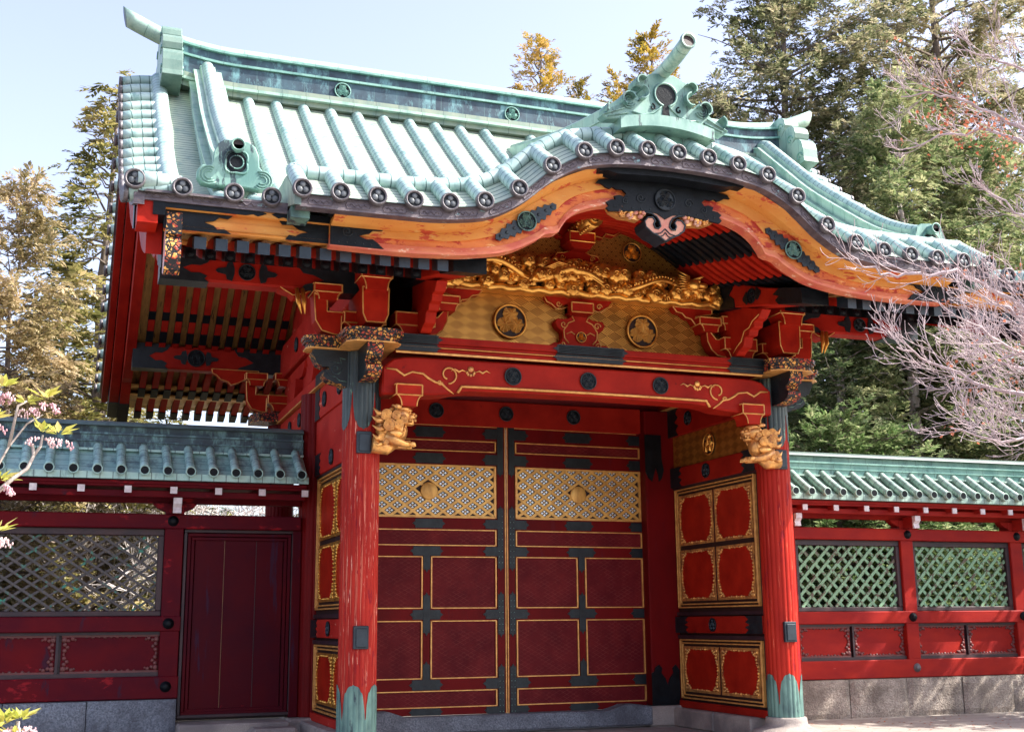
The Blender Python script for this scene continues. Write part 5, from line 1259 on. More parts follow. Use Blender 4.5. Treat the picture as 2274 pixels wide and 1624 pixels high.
# ---------------------------------------------------------------- lion-head carvings on the pillars
def lion(s):
    r = MB(); O = Vector((s*2.98, -.30, 4.23))
    def p(x, y, z): return O+Vector((-s*x, y, z))
    def E(x, y, z, a, b=None, c=None, m=0): r.ell(p(x, y, z), (a, b or a, c or a), m, 12, 8)
    E(-.06, 0, -.06, .20, .15, .19); E(.07, 0, -.07, .13, .13, .17); E(.10, 0, .15, .15, .14, .12); E(.12, 0, .235, .13, .12, .05)
    E(.235, 0, .13, .09, .09, .055); E(.215, 0, .035, .085, .08, .03); E(.31, 0, .155, .03, .045, .03)
    for d in (-1, 1):
        E(.19, d*.07, .215, .06, .04, .022); E(.215, d*.065, .185, .022, .026, .02); E(.02, d*.13, .26, .06, .02, .035)
        E(.27, d*.05, .17, .03, .03, .02)
        for t in range(4): E(.215+.028*t, d*.07, .078, .010, .008, .022)
        E(.25, d*.065, .06, .012, .012, .03)
        for (cx, cz, R, yy) in ((-.15, .13, .085, .14), (-.01, .13, .07, .155), (-.11, -.01, .09, .16), (.03, .0, .075, .165), (-.21, -.19, .055, .13), (-.15, -.245, .05, .14), (.10, .10, .045, .15), (.13, .045, .035, .14)):
            E(cx, d*(yy-.02), cz, R*.95, .03, R*.95)
            for k_ in range(2):
                r.tube([p(cx+(a-cx) if False else a, d*(yy+.018), c) for a, b_, c in spiral(cx, cz, R*(1-.0*k_), 2.3, k_*pi, 1, 0, 26, .12)], R*.10, 5)
        for (x0, z0, x1, z1, w_) in ((-.20, .14, -.33, .20, .05), (-.2, .05, -.35, .08, .055), (-.18, -.06, -.34, -.05, .05), (-.22, -.20, -.34, -.17, .045), (-.2, -.27, -.33, -.30, .04)):
            r.tube([p(x0, d*.11, z0), p((x0+x1)/2, d*.13, (z0+z1)/2-.02), p(x1, d*.10, z1+.03)], [w_, w_*.7, .004], 7)
        r.tube([p(-.14, d*.10, -.16), p(.0, d*.14, -.24), p(.12, d*.12, -.27), p(.20, d*.11, -.27)], [.085, .07, .05, .055], 9)
        for t in range(4): E(.235, d*.11+(t-1.5)*.032, -.275, .045, .018, .035); E(.27, d*.11+(t-1.5)*.032, -.295, .014, .010, .014)
        E(-.02, d*.13, -.13, .13, .05, .06)
        for t in range(5): r.tube([p(.17-.01*t, d*(.02+.025*t), .0), p(.15-.01*t, d*(.02+.028*t), -.10)], .010, 4)
    for t in range(10): E(-.02+.025*t, .04*((t % 3)-1), .285-.003*t*t*.35, .028, .03, .02)
    r.tube([p(-.32, 0, -.28), p(-.1, 0, -.31), p(.04, 0, -.26)], [.12, .11, .05], 12)
    for t in range(3): r.tube([p(.13+.03*t, -.1+.1*t, .02), p(.15, -.1+.1*t, -.06)], [.02, .004], 5)
    r.build('lion_carving', ['gold_worn'], G)
    masu(G, s*2.80, 4.50, 4.82, .40, -.46, -.1, .55, .5)
lion(-1); lion(1)
# carved ornament and gold pendant at the left gable end
for s in (-1, 1):
    mb = MB(); P = [(-.1, 6.0), (-.2, 6.1), (-.5, 6.16)]
    mb.tube([(s*3.75, 2.4, 5.9), (s*3.75, 2.0, 5.75), (s*3.7, 1.6, 5.95), (s*3.72, 1.35, 5.7), (s*3.7, 1.1, 5.55)], [.10, .09, .08, .07, .03], 8); mb.ell((s*3.75, 2.45, 5.95), .10); mb.build('scroll_brace', ['red_side' if s < 0 else 'red_lacquer'], G)
    mb = MB()
    for d in (0, .08): mb.tube([(s*(4.32+d), -.22, 6.15), (s*(4.30+d), -.26, 5.95), (s*(4.28+d*.6), -.24, 5.78)], [.03, .035, .008], 7)
    mb.build('gold_leaf_drop', ['gold_carving'], G)
# ================================================================ precinct fences left and right
def boss(mb, x, z, y=3.28):
    mb.lathe([(.085, y+.02), (.085, y-.005), (.055, y-.02), (.05, y-.045), (.03, y-.055), (.001, y-.057)], (x, 0, z), 18, 0, True, 'y')
def fence(s, label, x_in, x_out, posts, red, tile, lat, labelstone):
    """roofed timber fence on a stone footing, from the gate post outwards; x_in, x_out and posts are distances from the gate's centre line"""
    f = empty('precinct_fence', (0, 0, 0), label, 'fence', 'roofed fences beside the gate')
    def bx(nm, a, b, y0, y1, z0, z1, mt, bev=.008, par=None):
        x0, x1 = sorted((s*a, s*b)); mb = MB(); mb.box(x0, x1, y0, y1, z0, z1); return mb.build(nm, [mt], par or f, bev=bev)
    edges = [x_in]+posts+[x_out]
    # roof: two slopes
    y0, z0, y1, z1 = 2.72, 3.80, 3.40, 4.28
    xs0, xs1 = sorted((s*x_in, s*x_out))
    mb = MB()
    mb.grid(lambda u, v: (xs0+(xs1-xs0)*u, y0+(y1-y0)*v, z0+(z1-z0)*(v*.85+.15*v*v)), 1, 4, 0, False, lambda u, v: (v*.84, (xs1-xs0)*u))
    mb.grid(lambda u, v: (xs0+(xs1-xs0)*u, 4.28-(y1-y0)*v, z0+(z1-z0)*(v*.85+.15*v*v)), 1, 4, 0, False, lambda u, v: (v*.84, (xs1-xs0)*u))
    mb.box(xs0, xs1, y0-.02, y0+.03, z0-.10, z0+.005); ro = mb.build('fence_roof', [tile], f)
    bx('under_roof_board', x_in, x_out, 2.80, 4.2, 3.64, 3.695, red)
    n = int((x_out-x_in-.1)/.3475); 
    for i in range(n):
        x = s*(x_in+.13+.3475*i)
        mb = MB(); mb.tube([(x, y0-.06+.74*t/6, z0+.045+(z1-z0)*(t/6*.85+.15*(t/6)**2)*1.04) for t in range(7)], .070, 12, 0, True, up=(1, 0, 0)); o = mb.build('tile_row', [tile], ro)
        mb = MB(); mb.lathe([(.078, y0-.03), (.081, y0-.115), (.066, y0-.118), (.062, y0-.112)], (x, 0, z0+.035), 16, 0, True, 'y'); mb.prism([(x+.061*cos(2*pi*k/16), z0+.035+.061*sin(2*pi*k/16)) for k in range(16)], 'y', y0-.113, y0-.1155, 1); mb.build('tile_end', [tile, 'ink_metal'], o)
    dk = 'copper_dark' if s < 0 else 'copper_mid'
    rg = bx('fence_ridge', x_in, x_out, 3.28, 3.72, 4.22, 4.46, dk, 0); bx('ridge_flange', x_in, x_out, 3.22, 3.78, 4.20, 4.235, tile, 0, rg); bx('ridge_flange', x_in, x_out, 3.25, 3.75, 4.345, 4.365, dk, 0, rg)
    bx('ridge_flange', x_in, x_out, 3.24, 3.76, 4.46, 4.49, dk, 0, rg); bx('ridge_face', x_in, x_out, 3.34, 3.66, 4.49, 4.60, dk, 0, rg)
    mb = MB(); mb.prism([(3.22, 4.60), (3.78, 4.60), (3.74, 4.645), (3.62, 4.69), (3.38, 4.69), (3.26, 4.645)], 'x', xs0, xs1, 0)
    mb.build('ridge_cap', [tile], rg)
    # eave timbers
    bx('eave_plank', x_in, x_out, 2.84, 2.92, 3.60, 3.70, red); bx('eave_purlin', x_in, x_out, 2.98, 3.08, 3.46, 3.56, red); bx('wall_plate', x_in, x_out, 3.36, 3.52, 3.40, 3.56, red)
    k = 0; x = 3.64+.02 if s < 0 else 5.78-.687*3
    while x < x_out:
        if x > x_in:
            mb = MB(); mb.prism([(2.79, 3.515), (2.79, 3.60), (4.2, 3.70), (4.2, 3.60)], 'x', s*x-.05, s*x+.05, 0); o = mb.build('rafter', [red], f)
            mb = MB(); mb.box(s*x-.053, s*x+.053, 2.776, 2.80, 3.50, 3.605); mb.build('white_end', ['white_paint'], o)
        x += .687
    # posts, rails
    for p in posts:
        bx('post', p-.145, p+.145, 3.30, 3.60, .36, 3.40, red, .012)
        mb = MB(); mb.prism([(2.92, 3.44), (2.92, 3.36), (2.98, 3.30), (2.96, 3.22), (3.04, 3.20), (3.10, 3.24), (3.3, 3.22), (3.3, 3.44)], 'x', s*p-.06, s*p+.06, 0); o = mb.build('carved_bracket', [red], f)
        mb = MB(); mb.prism([(2.91, 3.45), (2.91, 3.36), (2.97, 3.30), (2.95, 3.215), (3.0, 3.21), (3.0, 3.45)], 'x', s*p-.064, s*p+.064, 0); mb.build('white_end', ['white_paint'], o)
        mb = MB(); mb.prism([(s*(p-.35), 3.40), (s*(p+.35), 3.40), (s*(p+.28), 3.32), (s*(p+.14), 3.26), (s*(p-.14), 3.26), (s*(p-.28), 3.32)], 'y', 3.32, 3.48, 0); mb.build('bracket_arm', [red], f)
    tr = bx('top_rail', x_in, x_out, 3.26, 3.62, 2.99, 3.22, red, .015)
    lo = posts[0]-.16 if s < 0 else x_in
    bx('middle_rail', lo, x_out, 3.28, 3.60, 1.39, 1.625, red, .015); bx('bottom_rail', lo, x_out, 3.26, 3.62, .37, .71, red, .015)
    for p in posts:
        for z in (3.11, 1.51, .55):
            mb = MB(); boss(mb, s*(p+(.03 if s < 0 else 0)), z, 3.26); mb.build('round_boss', ['ink_metal' if z > 1 or s < 0 else 'tile_end_metal'], f)
    # infill of each bay
    bays = [(posts[i]+.145, (posts+[x_out])[i+1]-.145) for i in range(len(posts))]
    if s > 0: bays = [(x_in, posts[0]-.145)]+bays
    for a, b in bays:
        if b-a < .4: continue
        mb = MB()
        for q in ((a, b, 2.88, 2.99), (a, b, 1.625, 1.71), (a, a+.09, 1.71, 2.88), (b-.09, b, 1.71, 2.88)): mb.box(*sorted((s*q[0], s*q[1])), 3.36, 3.52, q[2], q[3])
        mb.build('window_frame', ['dark_wood'], f, bev=.01)
        # diagonal lattice
        A, B, Z0, Z1 = a+.09, b-.09, 1.71, 2.88; mb = MB()
        for dsg in (-1, 1):
            d = Vector((1, dsg*(.66 if s < 0 else .98))).normalized(); c_ = -1.6; k = 0; yb = 3.405 if dsg > 0 else 3.435; hw = .019 if s < 0 else .028
            while c_ < (B-A)+1.6:
                for off in (0,):
                    p = Vector((A+c_+off, (Z0+Z1)/2)); t0, t1 = -9, 9
                    for kk, (l_, h_) in enumerate(((A, B), (Z0, Z1))):
                        ta, tb = sorted(((l_-p[kk])/d[kk], (h_-p[kk])/d[kk])); t0 = max(t0, ta); t1 = min(t1, tb)
                    if t1-t0 > .05:
                        p0, p1 = p+d*t0, p+d*t1; nn = Vector((-d.y, d.x))*hw
                        mb.prism([(s*q.x, q.y) for q in (p0+nn, p1+nn, p1-nn, p0-nn)], 'y', yb, yb+.028, 0)
                c_ += .265 if s < 0 else .25
        mb.build('lattice', [lat], f)
        # lower carved panels
        mid = (a+b)/2 if b-a < 3 else None
        cells = [(a, mid-.04), (mid+.04, b)] if mid else []
        if not mid:
            w_ = (b-a)/max(2, round((b-a)/1.3)); cells = [(a+i*w_+.04, a+(i+1)*w_-.04) for i in range(round((b-a)/w_))]
        mb = MB(); mb.box(*sorted((s*a, s*b)), 3.45, 3.50, .71, 1.39); mb.box(*sorted((s*a, s*b)), 3.36, 3.46, .71, .77); mb.box(*sorted((s*a, s*b)), 3.36, 3.46, 1.345, 1.39)
        for c0, c1 in cells: mb.box(*sorted((s*(c0-.04), s*c0)), 3.38, 3.46, .77, 1.345)
        mb.build('panel_frame', ['dark_wood'], f)
        for c0, c1 in cells:
            mb = MB(); mb.box(*sorted((s*c0, s*c1)), 3.42, 3.46, .77, 1.345); o = mb.build('carved_panel', [red], f)
            mb = MB(); x0, x1 = sorted((s*c0, s*c1)); e = .03
            for q in ((x0, x1, .77, .77+e), (x0, x1, 1.345-e, 1.345)): mb.box(q[0], q[1], 3.40, 3.42, q[2], q[3])
            for (cx, cz, sx_, sz) in ((x0, .77+e, 1, 1), (x1, .77+e, -1, 1), (x0, 1.345-e, 1, -1), (x1, 1.345-e, -1, -1)):
                for u_, v_, r in ((.04, .04, .045), (.10, .05, .03), (.16, .025, .032), (.05, .11, .032), (.09, .15, .03), (.05, .20, .034), (.04, .25, .02), (.20, .04, .02)): mb.lathe([(r, 3.42), (r, 3.402), (r*.5, 3.395), (.001, 3.394)], (cx+sx_*u_, 0, cz+sz*v_), 8, 0, True, 'y')
            for t in range(9):
                x = x0+(x1-x0)*(.25+.5*t/8); r = .02+.01*(t % 2); mb.lathe([(r, 3.42), (r, 3.405), (.001, 3.40)], (x, 0, .80), 8, 0, True, 'y'); mb.lathe([(r, 3.42), (r, 3.405), (.001, 3.40)], (x, 0, 1.315), 8, 0, True, 'y')
            mb.build('scroll_ornament', ['scroll_brown'], o)
    return f
simple('scroll_brown', (0.16, .03, .03), (0.10, .035, .03), 8, rough=.55) 
simple('scroll_dark', (0.05, .012, .02), (0.07, .03, .035), 8, rough=.6)
fl = fence(-1, 'shaded maroon roofed fence with a plank side door, left of the gate', 3.62, 12.5, [5.64, 8.9, 12.2], 'maroon', 'copper_teal', 'lattice_dark', '')
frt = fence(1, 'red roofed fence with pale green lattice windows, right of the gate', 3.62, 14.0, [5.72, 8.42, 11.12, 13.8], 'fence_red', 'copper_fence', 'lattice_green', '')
fl['group'] = frt['group'] = 'roofed fences beside the gate'
simple('bronze_line', (0.22, .10, .03), (0.12, .04, .02), 5)
# plank side door in the left fence
mb = MB()
def fb(nm, x0, x1, y0, y1, z0, z1, mt, par=fl, bev=.008):
    m_ = MB(); m_.box(x0, x1, y0, y1, z0, z1); return m_.build(nm, [mt], par, bev=bev)
sd = fb('side_door', -5.30, -3.88, 3.42, 3.48, .18, 2.84, 'maroon_door')
for k, x in enumerate((-4.83, -4.32)):
    fb('plank_joint', x-.004, x+.004, 3.412, 3.42, .2, 2.82, 'bronze_line' if k == 0 else 'dark_wood', sd, 0)
for i, (o1, mt) in enumerate(((0, 'dark_wood'), (.06, 'maroon_door'), (.12, 'maroon_door'))):
    x0, x1, z0, z1 = -5.48+o1, -3.70-o1, .06+o1*.7, 2.99-o1; w_ = .05; y = 3.34+.02*i
    mb = MB()
    for q in ((x0, x1, z1-w_, z1), (x0, x1, z0, z0+w_), (x0, x0+w_, z0+w_, z1-w_), (x1-w_, x1, z0+w_, z1-w_)): mb.box(q[0], q[1], y, 3.46, q[2], q[3])
    mb.build('door_frame', [mt], fl, bev=.006)
fb('door_jamb', -3.74, -3.60, 3.32, 3.6, .02, 3.0, 'maroon_door', fl)
fb('door_backing', -5.5, -3.62, 3.50, 3.54, .02, 3.0, 'dark_wood', fl)
# stone footings: each dressed block on its own
rr = random.Random(21)
def blocks(s, joints, mt, par):
    for a, b in zip(joints[:-1], joints[1:]):
        x0, x1 = sorted((s*(a+.006), s*(b-.006))); mb = MB(); d = rr.uniform(0, .03)
        NX, NZ = 14, 6
        # front face slightly uneven
        def P(u, v): 
            e = .035*(1-min(1, min(u, 1-u, v, 1-v)*12))
            return (x0+(x1-x0)*u, 3.14-d+e+rr.uniform(-.006, .006), -.36+.72*v)
        mb.box(x0, x1, 3.17, 3.75, -.36, .362); mb.grid(P, NX, NZ, 0, False); mb.grid(lambda u, v: (x0+(x1-x0)*u, 3.175-d+.5*v*.2+rr.uniform(0, .004), .363+.001), 4, 2, 0, False)
        mb.build('footing_block', [mt], par)
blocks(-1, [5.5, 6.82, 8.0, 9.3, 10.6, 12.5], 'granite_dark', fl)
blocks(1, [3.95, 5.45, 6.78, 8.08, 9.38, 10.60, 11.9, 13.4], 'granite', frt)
mb = MB(); mb.box(-5.5, -3.8, 2.75, 3.6, -.34, .0); mb.build('door_step', ['base_stone'], fl, bev=.03)
mb = MB(); mb.box(-4.45, -3.75, 2.3, 2.85, -.34, -.06); mb.build('door_step', ['base_stone'], fl, bev=.05)

# ================================================================ ground
b = NB('paving')
n1 = b.noise(30, detail=4); n2 = b.noise(.8, detail=5)
br = b.n('ShaderNodeTexBrick'); br.offset = .5; br.inputs['Scale'].default_value = 1.0; br.inputs['Mortar Size'].default_value = .012; br.inputs['Brick Width'].default_value = 1.3; br.inputs['Row Height'].default_value = .55
br.inputs['Color1'].default_value = (.36, .32, .28, 1); br.inputs['Color2'].default_value = (.28, .25, .23, 1); br.inputs['Mortar'].default_value = (.08, .07, .06, 1); b.l(b.coord((1, 1, 1)), br.inputs['Vector'])
c = b.mix(b.ramp(n2, [(.4, 0.), (.65, .5)]), br.outputs['Color'], (.20, .17, .15)); c = b.mix(b.ramp(n1, [(.45, 0.), (.7, .25)]), c, (.46, .40, .34))
b.fin(c, .85, 0, b.math('SUBTRACT', n1, br.outputs['Fac']), .4, .02, .3)
stone('earth', (0.10, .075, .05), (0.20, .16, .11), .8, 12)
mb = MB(); mb.poly([(-400, -400, -.36), (400, -400, -.36), (400, 400, -.36), (-400, 400, -.36)]); tag(mb.build('ground', ['earth']), kind='structure')
mb = MB(); mb.poly([(-14, -22, -.335), (18, -22, -.335), (18, 7.5, -.335), (-14, 7.5, -.335)]); tag(mb.build('pavement', ['paving']), kind='structure')
# ================================================================ vegetation
def leafmat(name, stops, rough=.55, sc=.9, trans=.4):
    b = NB(name)
    oi = b.n('ShaderNodeObjectInfo')
    n = b.noise(sc, (1, 1, 1), 3, .5)
    n2 = b.noise(9, (1, 1, 1), 2, .5)
    gi = b.n('ShaderNodeNewGeometry')
    f = b.math('ADD', b.math('ADD', b.math('MULTIPLY', n, .80), b.math('MULTIPLY', n2, .20)), b.math('ADD', b.math('MULTIPLY', b.math('SUBTRACT', oi.outputs['Random'], .5), .12), b.math('MULTIPLY', gi.outputs['Random Per Island'], .30)))
    c = b.ramp(f, stops); b.fin(c, rough, 0, None, spec=.3)
    tr = b.n('ShaderNodeBsdfTranslucent'); b.l(c, tr.inputs[0]); mx = b.n('ShaderNodeMixShader'); mx.inputs[0].default_value = trans
    out = b.t.nodes['Material Output']; b.l(b.p.outputs[0], mx.inputs[1]); b.l(tr.outputs[0], mx.inputs[2]); b.l(mx.outputs[0], out.inputs[0])
leafmat('leaf_cypress', [(.34,(.030,.044,.024)),(.48,(.13,.15,.07)),(.62,(.31,.31,.17)),(.78,(.56,.48,.32))])
leafmat('leaf_green', [(.36,(.020,.040,.018)),(.52,(.075,.12,.045)),(.68,(.20,.25,.11)),(.84,(.42,.42,.22))])
leafmat('leaf_golden', [(0.36, (0.08, 0.075, 0.018)), (0.55, (0.24, 0.19, 0.035)), (0.72, (0.46, 0.32, 0.05)), (0.88, (0.55, 0.36, 0.12))])
leafmat('leaf_bronze', [(.36,(.05,.05,.022)),(.52,(.17,.145,.06)),(.68,(.38,.30,.15)),(.84,(.60,.47,.30))])
leafmat('leaf_olive', [(.36,(.036,.048,.018)),(.52,(.16,.16,.05)),(.68,(.38,.33,.12)),(.84,(.58,.46,.24))])
leafmat('leaf_light', [(0.36, (0.035, 0.075, 0.025)), (0.55, (0.11, 0.19, 0.06)), (0.72, (0.3, 0.38, 0.17)), (0.88, (0.55, 0.56, 0.32))])
leafmat('leaf_spring', [(.36, (.24, .30, .05)), (.52, (.45, .46, .08)), (.68, (.64, .58, .16)), (.85, (.62, .46, .26))], trans=.4)
leafmat('petal_pink', [(.42, (.52, .26, .33)), (.58, (.66, .42, .46)), (.75, (.78, .62, .62))], trans=.4, sc=6)
leafmat('dead_leaf', [(.42, (.22, .05, .03)), (.6, (.40, .12, .06)), (.8, (.5, .2, .12))])
simple('bark', (0.13, .10, .085), (0.26, .21, .18), 5, (3, 3, .4), rough=.9, bs=.9, bscale=12, spec=.1)
simple('bark_pale', (0.30, .25, .22), (0.48, .42, .38), 6, (3, 3, .4), rough=.9, bs=.8, bscale=12, spec=.1)
simple('twig_pink', (0.34, .25, .26), (0.60, .49, .50), 9, rough=.7, bscale=30, spec=.3)
simple('twig_pale', (0.58, .52, .51), (0.76, .70, .68), 9, rough=.8, bscale=30, spec=.2)

import numpy as np
class Fronds:
    """many small blades kept as arrays; each frond is a fan of blades along a drooping twig"""
    def __init__(s, seed): s.P = []; s.D = []; s.S = []; s.rs = np.random.RandomState(seed)
    def add(s, p, d, size): s.P.append(tuple(p)); s.D.append(tuple(d)); s.S.append(size)
    def build(s, name, mats, parent=None, n=11, droop=.35, w=.26):
        rs = s.rs; P = np.array(s.P); D = np.array(s.D); D /= np.linalg.norm(D, axis=1)[:, None]+1e-9; Z = np.array(s.S)
        K = len(P); ref = np.stack([rs.uniform(-.3, .3, K), rs.uniform(-.3, .3, K), np.ones(K)], 1)
        sd = np.cross(D, ref); sd /= np.linalg.norm(sd, axis=1)[:, None]+1e-9; up = np.cross(sd, D)
        t = np.tile((np.arange(n)+.5)/n, K); sg = np.tile(np.where(np.arange(n) % 2, 1., -1.), K)
        rep = lambda a: np.repeat(a, n, 0)
        P, D, sd, up, Z = rep(P), rep(D), rep(sd), rep(up), rep(Z); N = len(P)
        q = P+D*(Z*t)[:, None]; q[:, 2] -= droop*Z*t*t
        dd = D*.75+sd*(sg*rs.uniform(.35, .9, N))[:, None]+up*rs.uniform(-.45, .35, N)[:, None]; dd[:, 2] -= droop*.6
        dd /= np.linalg.norm(dd, axis=1)[:, None]
        L = Z*rs.uniform(.36, .62, N)*(1.15-.5*t); Wd = Z*w*rs.uniform(.5, .8, N)
        s2 = np.cross(dd, up); s2 /= np.linalg.norm(s2, axis=1)[:, None]+1e-9; u2 = np.cross(s2, dd)
        V = np.empty((N, 4, 3)); V[:, 0] = q; V[:, 1] = q+dd*(L*.45)[:, None]+s2*(Wd*.5)[:, None]+u2*(Wd*.15)[:, None]
        V[:, 2] = q+dd*L[:, None]; V[:, 3] = q+dd*(L*.45)[:, None]-s2*(Wd*.5)[:, None]+u2*(Wd*.15)[:, None]
        me = bpy.data.meshes.new(name); me.vertices.add(N*4); me.vertices.foreach_set('co', V.astype(np.float32).ravel())
        me.loops.add(N*4); me.loops.foreach_set('vertex_index', np.arange(N*4, dtype=np.int32))
        me.polygons.add(N); me.polygons.foreach_set('loop_start', np.arange(0, N*4, 4, dtype=np.int32)); me.polygons.foreach_set('loop_total', np.full(N, 4, dtype=np.int32))
        me.materials.append(MT[mats[0]]); me.update(calc_edges=True)
        o = bpy.data.objects.new(name, me); S.collection.objects.link(o); o.parent = parent; return o
def conifer(name, h, rad, seed, leaf, bare=.15, nb=95, dens=7, size=.42, shape='cone', bark='bark', lean=0, gap=.0, drp=.35):
    """tapered trunk, whorled limbs, fronds massed on the limbs; returns (trunk builder, crown builder)"""
    r = random.Random(seed); tr = MB(); cr = Fronds(seed)
    ax = [Vector((lean*(t/10)**2*h*.1+r.uniform(-.1, .1)*t/10, r.uniform(-.1, .1)*t/10, -1.0+(h+.6)*t/10)) for t in range(11)]
    tr.tube(ax, [max(.02, rad*.085*(1-t/10.5)) for t in range(11)], 9, 0)
    for i in range(nb):
        t = bare+(1-bare)*((i+r.random())/nb); z = h*t
        if shape == 'cone': L = rad*(1-((t-bare)/(1-bare))**1.25)*r.uniform(.55, 1.08)+.25
        elif shape == 'oval': L = rad*sin(pi*min(1, .12+.88*((t-bare)/(1-bare))))**.7*r.uniform(.45, 1.1)+.2
        else: L = rad*(.55+.45*sin(pi*(t-bare)/(1-bare)))*r.uniform(.5, 1.1)*(1 if t < .85 else .6)
        a = i*2.399+r.uniform(-.5, .5); up_ = r.uniform(-.1, .45) if t < .8 else r.uniform(.3, .9)
        d = Vector((cos(a), sin(a), up_)).normalized(); o = ax[min(10, int(t*10))].copy(); o.z = z; P = []
        for k in range(6):
            s_ = k/5; P.append(o+d*L*s_+Vector((0, 0, -drp*L*.25*s_*s_+.08*sin(s_*7+i))))
        tr.tube(P, [max(.008, rad*.014*(1-s_/6)*(1-t*.5)) for s_ in range(6)], 4, 0, cap=False)
        if r.random() < gap: continue
        K = max(3, int(L*dens))
        for k in range(K):
            s_ = .22+.78*((k+r.random())/K); c = o+d*L*s_+Vector((0, 0, -drp*L*.25*s_*s_))
            sd = d.cross(Vector((0, 0, 1))).normalized()
            c = c+sd*r.gauss(0, .16*L*.5)+Vector((0, 0, r.gauss(0, .10*L*.5+.05)))
            for q in range(3):
                dd = (d*r.uniform(.2, 1)+sd*r.uniform(-1, 1)+Vector((0, 0, r.uniform(-.35, .5))))
                cr.add(c+Vector((r.gauss(0, .09), r.gauss(0, .09), r.gauss(0, .09))), dd, size*r.uniform(.6, 1.25))
    return tr, cr
PROT = {}
def tree(key, loc, rot, scale, label, group=None, cat='tree', nm='conifer_tree', **k):
    e = empty(nm, loc, label, cat, group); e.rotation_euler = (0, 0, rot); e.scale = (scale,)*3 if isinstance(scale, (int, float)) else scale
    if key not in PROT:
        tr, cr = conifer(key, **k['build'])
        a = tr.build('trunk', [k['build'].get('bark', 'bark')], e, recalc=False); c = cr.build('crown', [k['build']['leaf']], e, droop=k['build'].get('drp', .35)); PROT[key] = (a.data, c.data)
    else:
        for n_, me in zip(('trunk', 'crown'), PROT[key]):
            o = bpy.data.objects.new(n_, me); S.collection.objects.link(o); o.parent = e
    return e
def ground_at(px, dist):
    p = at(px, 1377, dist); p.z = -.36; return p
B_bronze = dict(h=9.5, rad=2.0, seed=1, leaf='leaf_bronze', nb=130, dens=9, size=.30, shape='oval', bare=.05)
B_olive = dict(h=13, rad=2.9, seed=2, leaf='leaf_olive', nb=105, dens=8, size=.32, shape='cone', bare=.10, gap=.12, drp=.5)
B_gold = dict(h=18, rad=3.2, seed=3, leaf='leaf_golden', nb=120, dens=6, size=.30, shape='cone', bare=.35, gap=.1, drp=.1)
B_cyp = dict(h=21, rad=5.4, seed=4, leaf='leaf_cypress', nb=190, dens=7.5, size=.38, shape='round', bare=.12, gap=.05)
B_green = dict(h=13, rad=3.0, seed=5, leaf='leaf_green', nb=140, dens=8, size=.32, shape='oval', bare=.10, bark='bark_pale')
B_light = dict(h=5.5, rad=2.0, seed=6, leaf='leaf_light', nb=110, dens=9, size=.24, shape='round', bare=.08, drp=.1)
VG = 'trees beyond the precinct fence'
# left of the gate
tree('bronze', ground_at(-25, 27), .3, (.95, .95, 1.17), 'rusty bronze cypress cut off by the left edge of the photo', VG, build=B_bronze)
tree('olive', ground_at(185, 31), 1.2, (1.4, 1.4, 1.18), 'tall sparse olive-gold cypress rising just left of the gate roof', VG, build=B_olive)
tree('olive', ground_at(95, 33), 2.4, (1.5, 1.5, .80), 'lower olive cypress filling the gap left of the gate', VG, build=B_bronze)
tree('olive', ground_at(245, 40), 2.0, (1.3, 1.3, .85), 'broad olive-green tree low behind the left end of the gate', VG, build=B_bronze)
tree('olive', ground_at(-60, 44), 4.4, (1.2, 1.2, .62), 'olive tree low behind the fence at the left edge', VG, build=B_green)
tree('green', ground_at(330, 42), .9, (1.1, 1.1, .55), 'green tree hidden behind the gate, seen through the fence lattice', VG, build=B_green)
# golden tops over the ridge
tree('gold', ground_at(1215, 44), 0, (1.35, 1.35, 1.33), 'golden-tipped cypress top above the middle of the roof ridge', VG, build=B_gold)
tree('gold', ground_at(1490, 42), 2.2, (1.5, 1.5, 1.26), 'golden cypress just behind the scrolled front ridge ornament', VG, build=B_gold)
tree('gold', ground_at(1405, 48), 1.2, (1.2, 1.2, 1.33), 'slender golden cypress between the two taller golden tops', VG, build=B_gold)
tree('gold', ground_at(1310, 46), 3.2, (1.0, 1.0, 1.27), 'small golden-brown cypress top rising behind the ridge', VG, build=B_gold)
# right of the gate
tree('cypress', ground_at(1810, 38), .4, (1.0, 1.0, 1.12), 'huge grey-green cypress with open limbs over the right roof end', VG, build=B_cyp)
tree('cypress', ground_at(2190, 40), 2.6, (1.0, 1.0, 1.26), 'tall grey-green cypress in the upper right corner', VG, build=B_cyp)
tree('cypress', ground_at(1640, 43), 4.0, (.75, .75, .95), 'grey-green cypress behind the golden cypress', VG, build=B_cyp)
tree('green', ground_at(2065, 33), 1.4, (1.1, 1.1, 1.22), 'bright green cypress with a pale bare trunk right of the gate roof', VG, build=B_green)
tree('green', ground_at(1900, 33), 3.6, (1.1, 1.1, .98), 'green cypress whose crown shows over the right eave', VG, build=B_green)
tree('green', ground_at(2260, 35), 5.1, (1.1, 1.1, 1.15), 'dense green cypress at the right edge behind the bare branches', VG, build=B_green)
tree('green', ground_at(2140, 36), .2, (1.2, 1.2, .8), 'green cypress low behind the right fence', VG, build=B_green)
tree('cypress', ground_at(2060, 46), 5.0, (1.0, 1.0, 1.0), 'grey-green cypress filling the gap behind the pale trunk', VG, build=B_cyp)
tree('light', ground_at(1880, 29), 1.0, (1.2, 1.2, 1.15), 'pale leafy bush just above the right fence beside the pillar', 'bushes behind the right fence', cat='bush', nm='leafy_bush', build=B_light)
tree('light', ground_at(1990, 30), 3.0, (1.3, 1.3, 1.0), 'pale leafy bush in the middle behind the right fence', 'bushes behind the right fence', cat='bush', nm='leafy_bush', build=B_light)
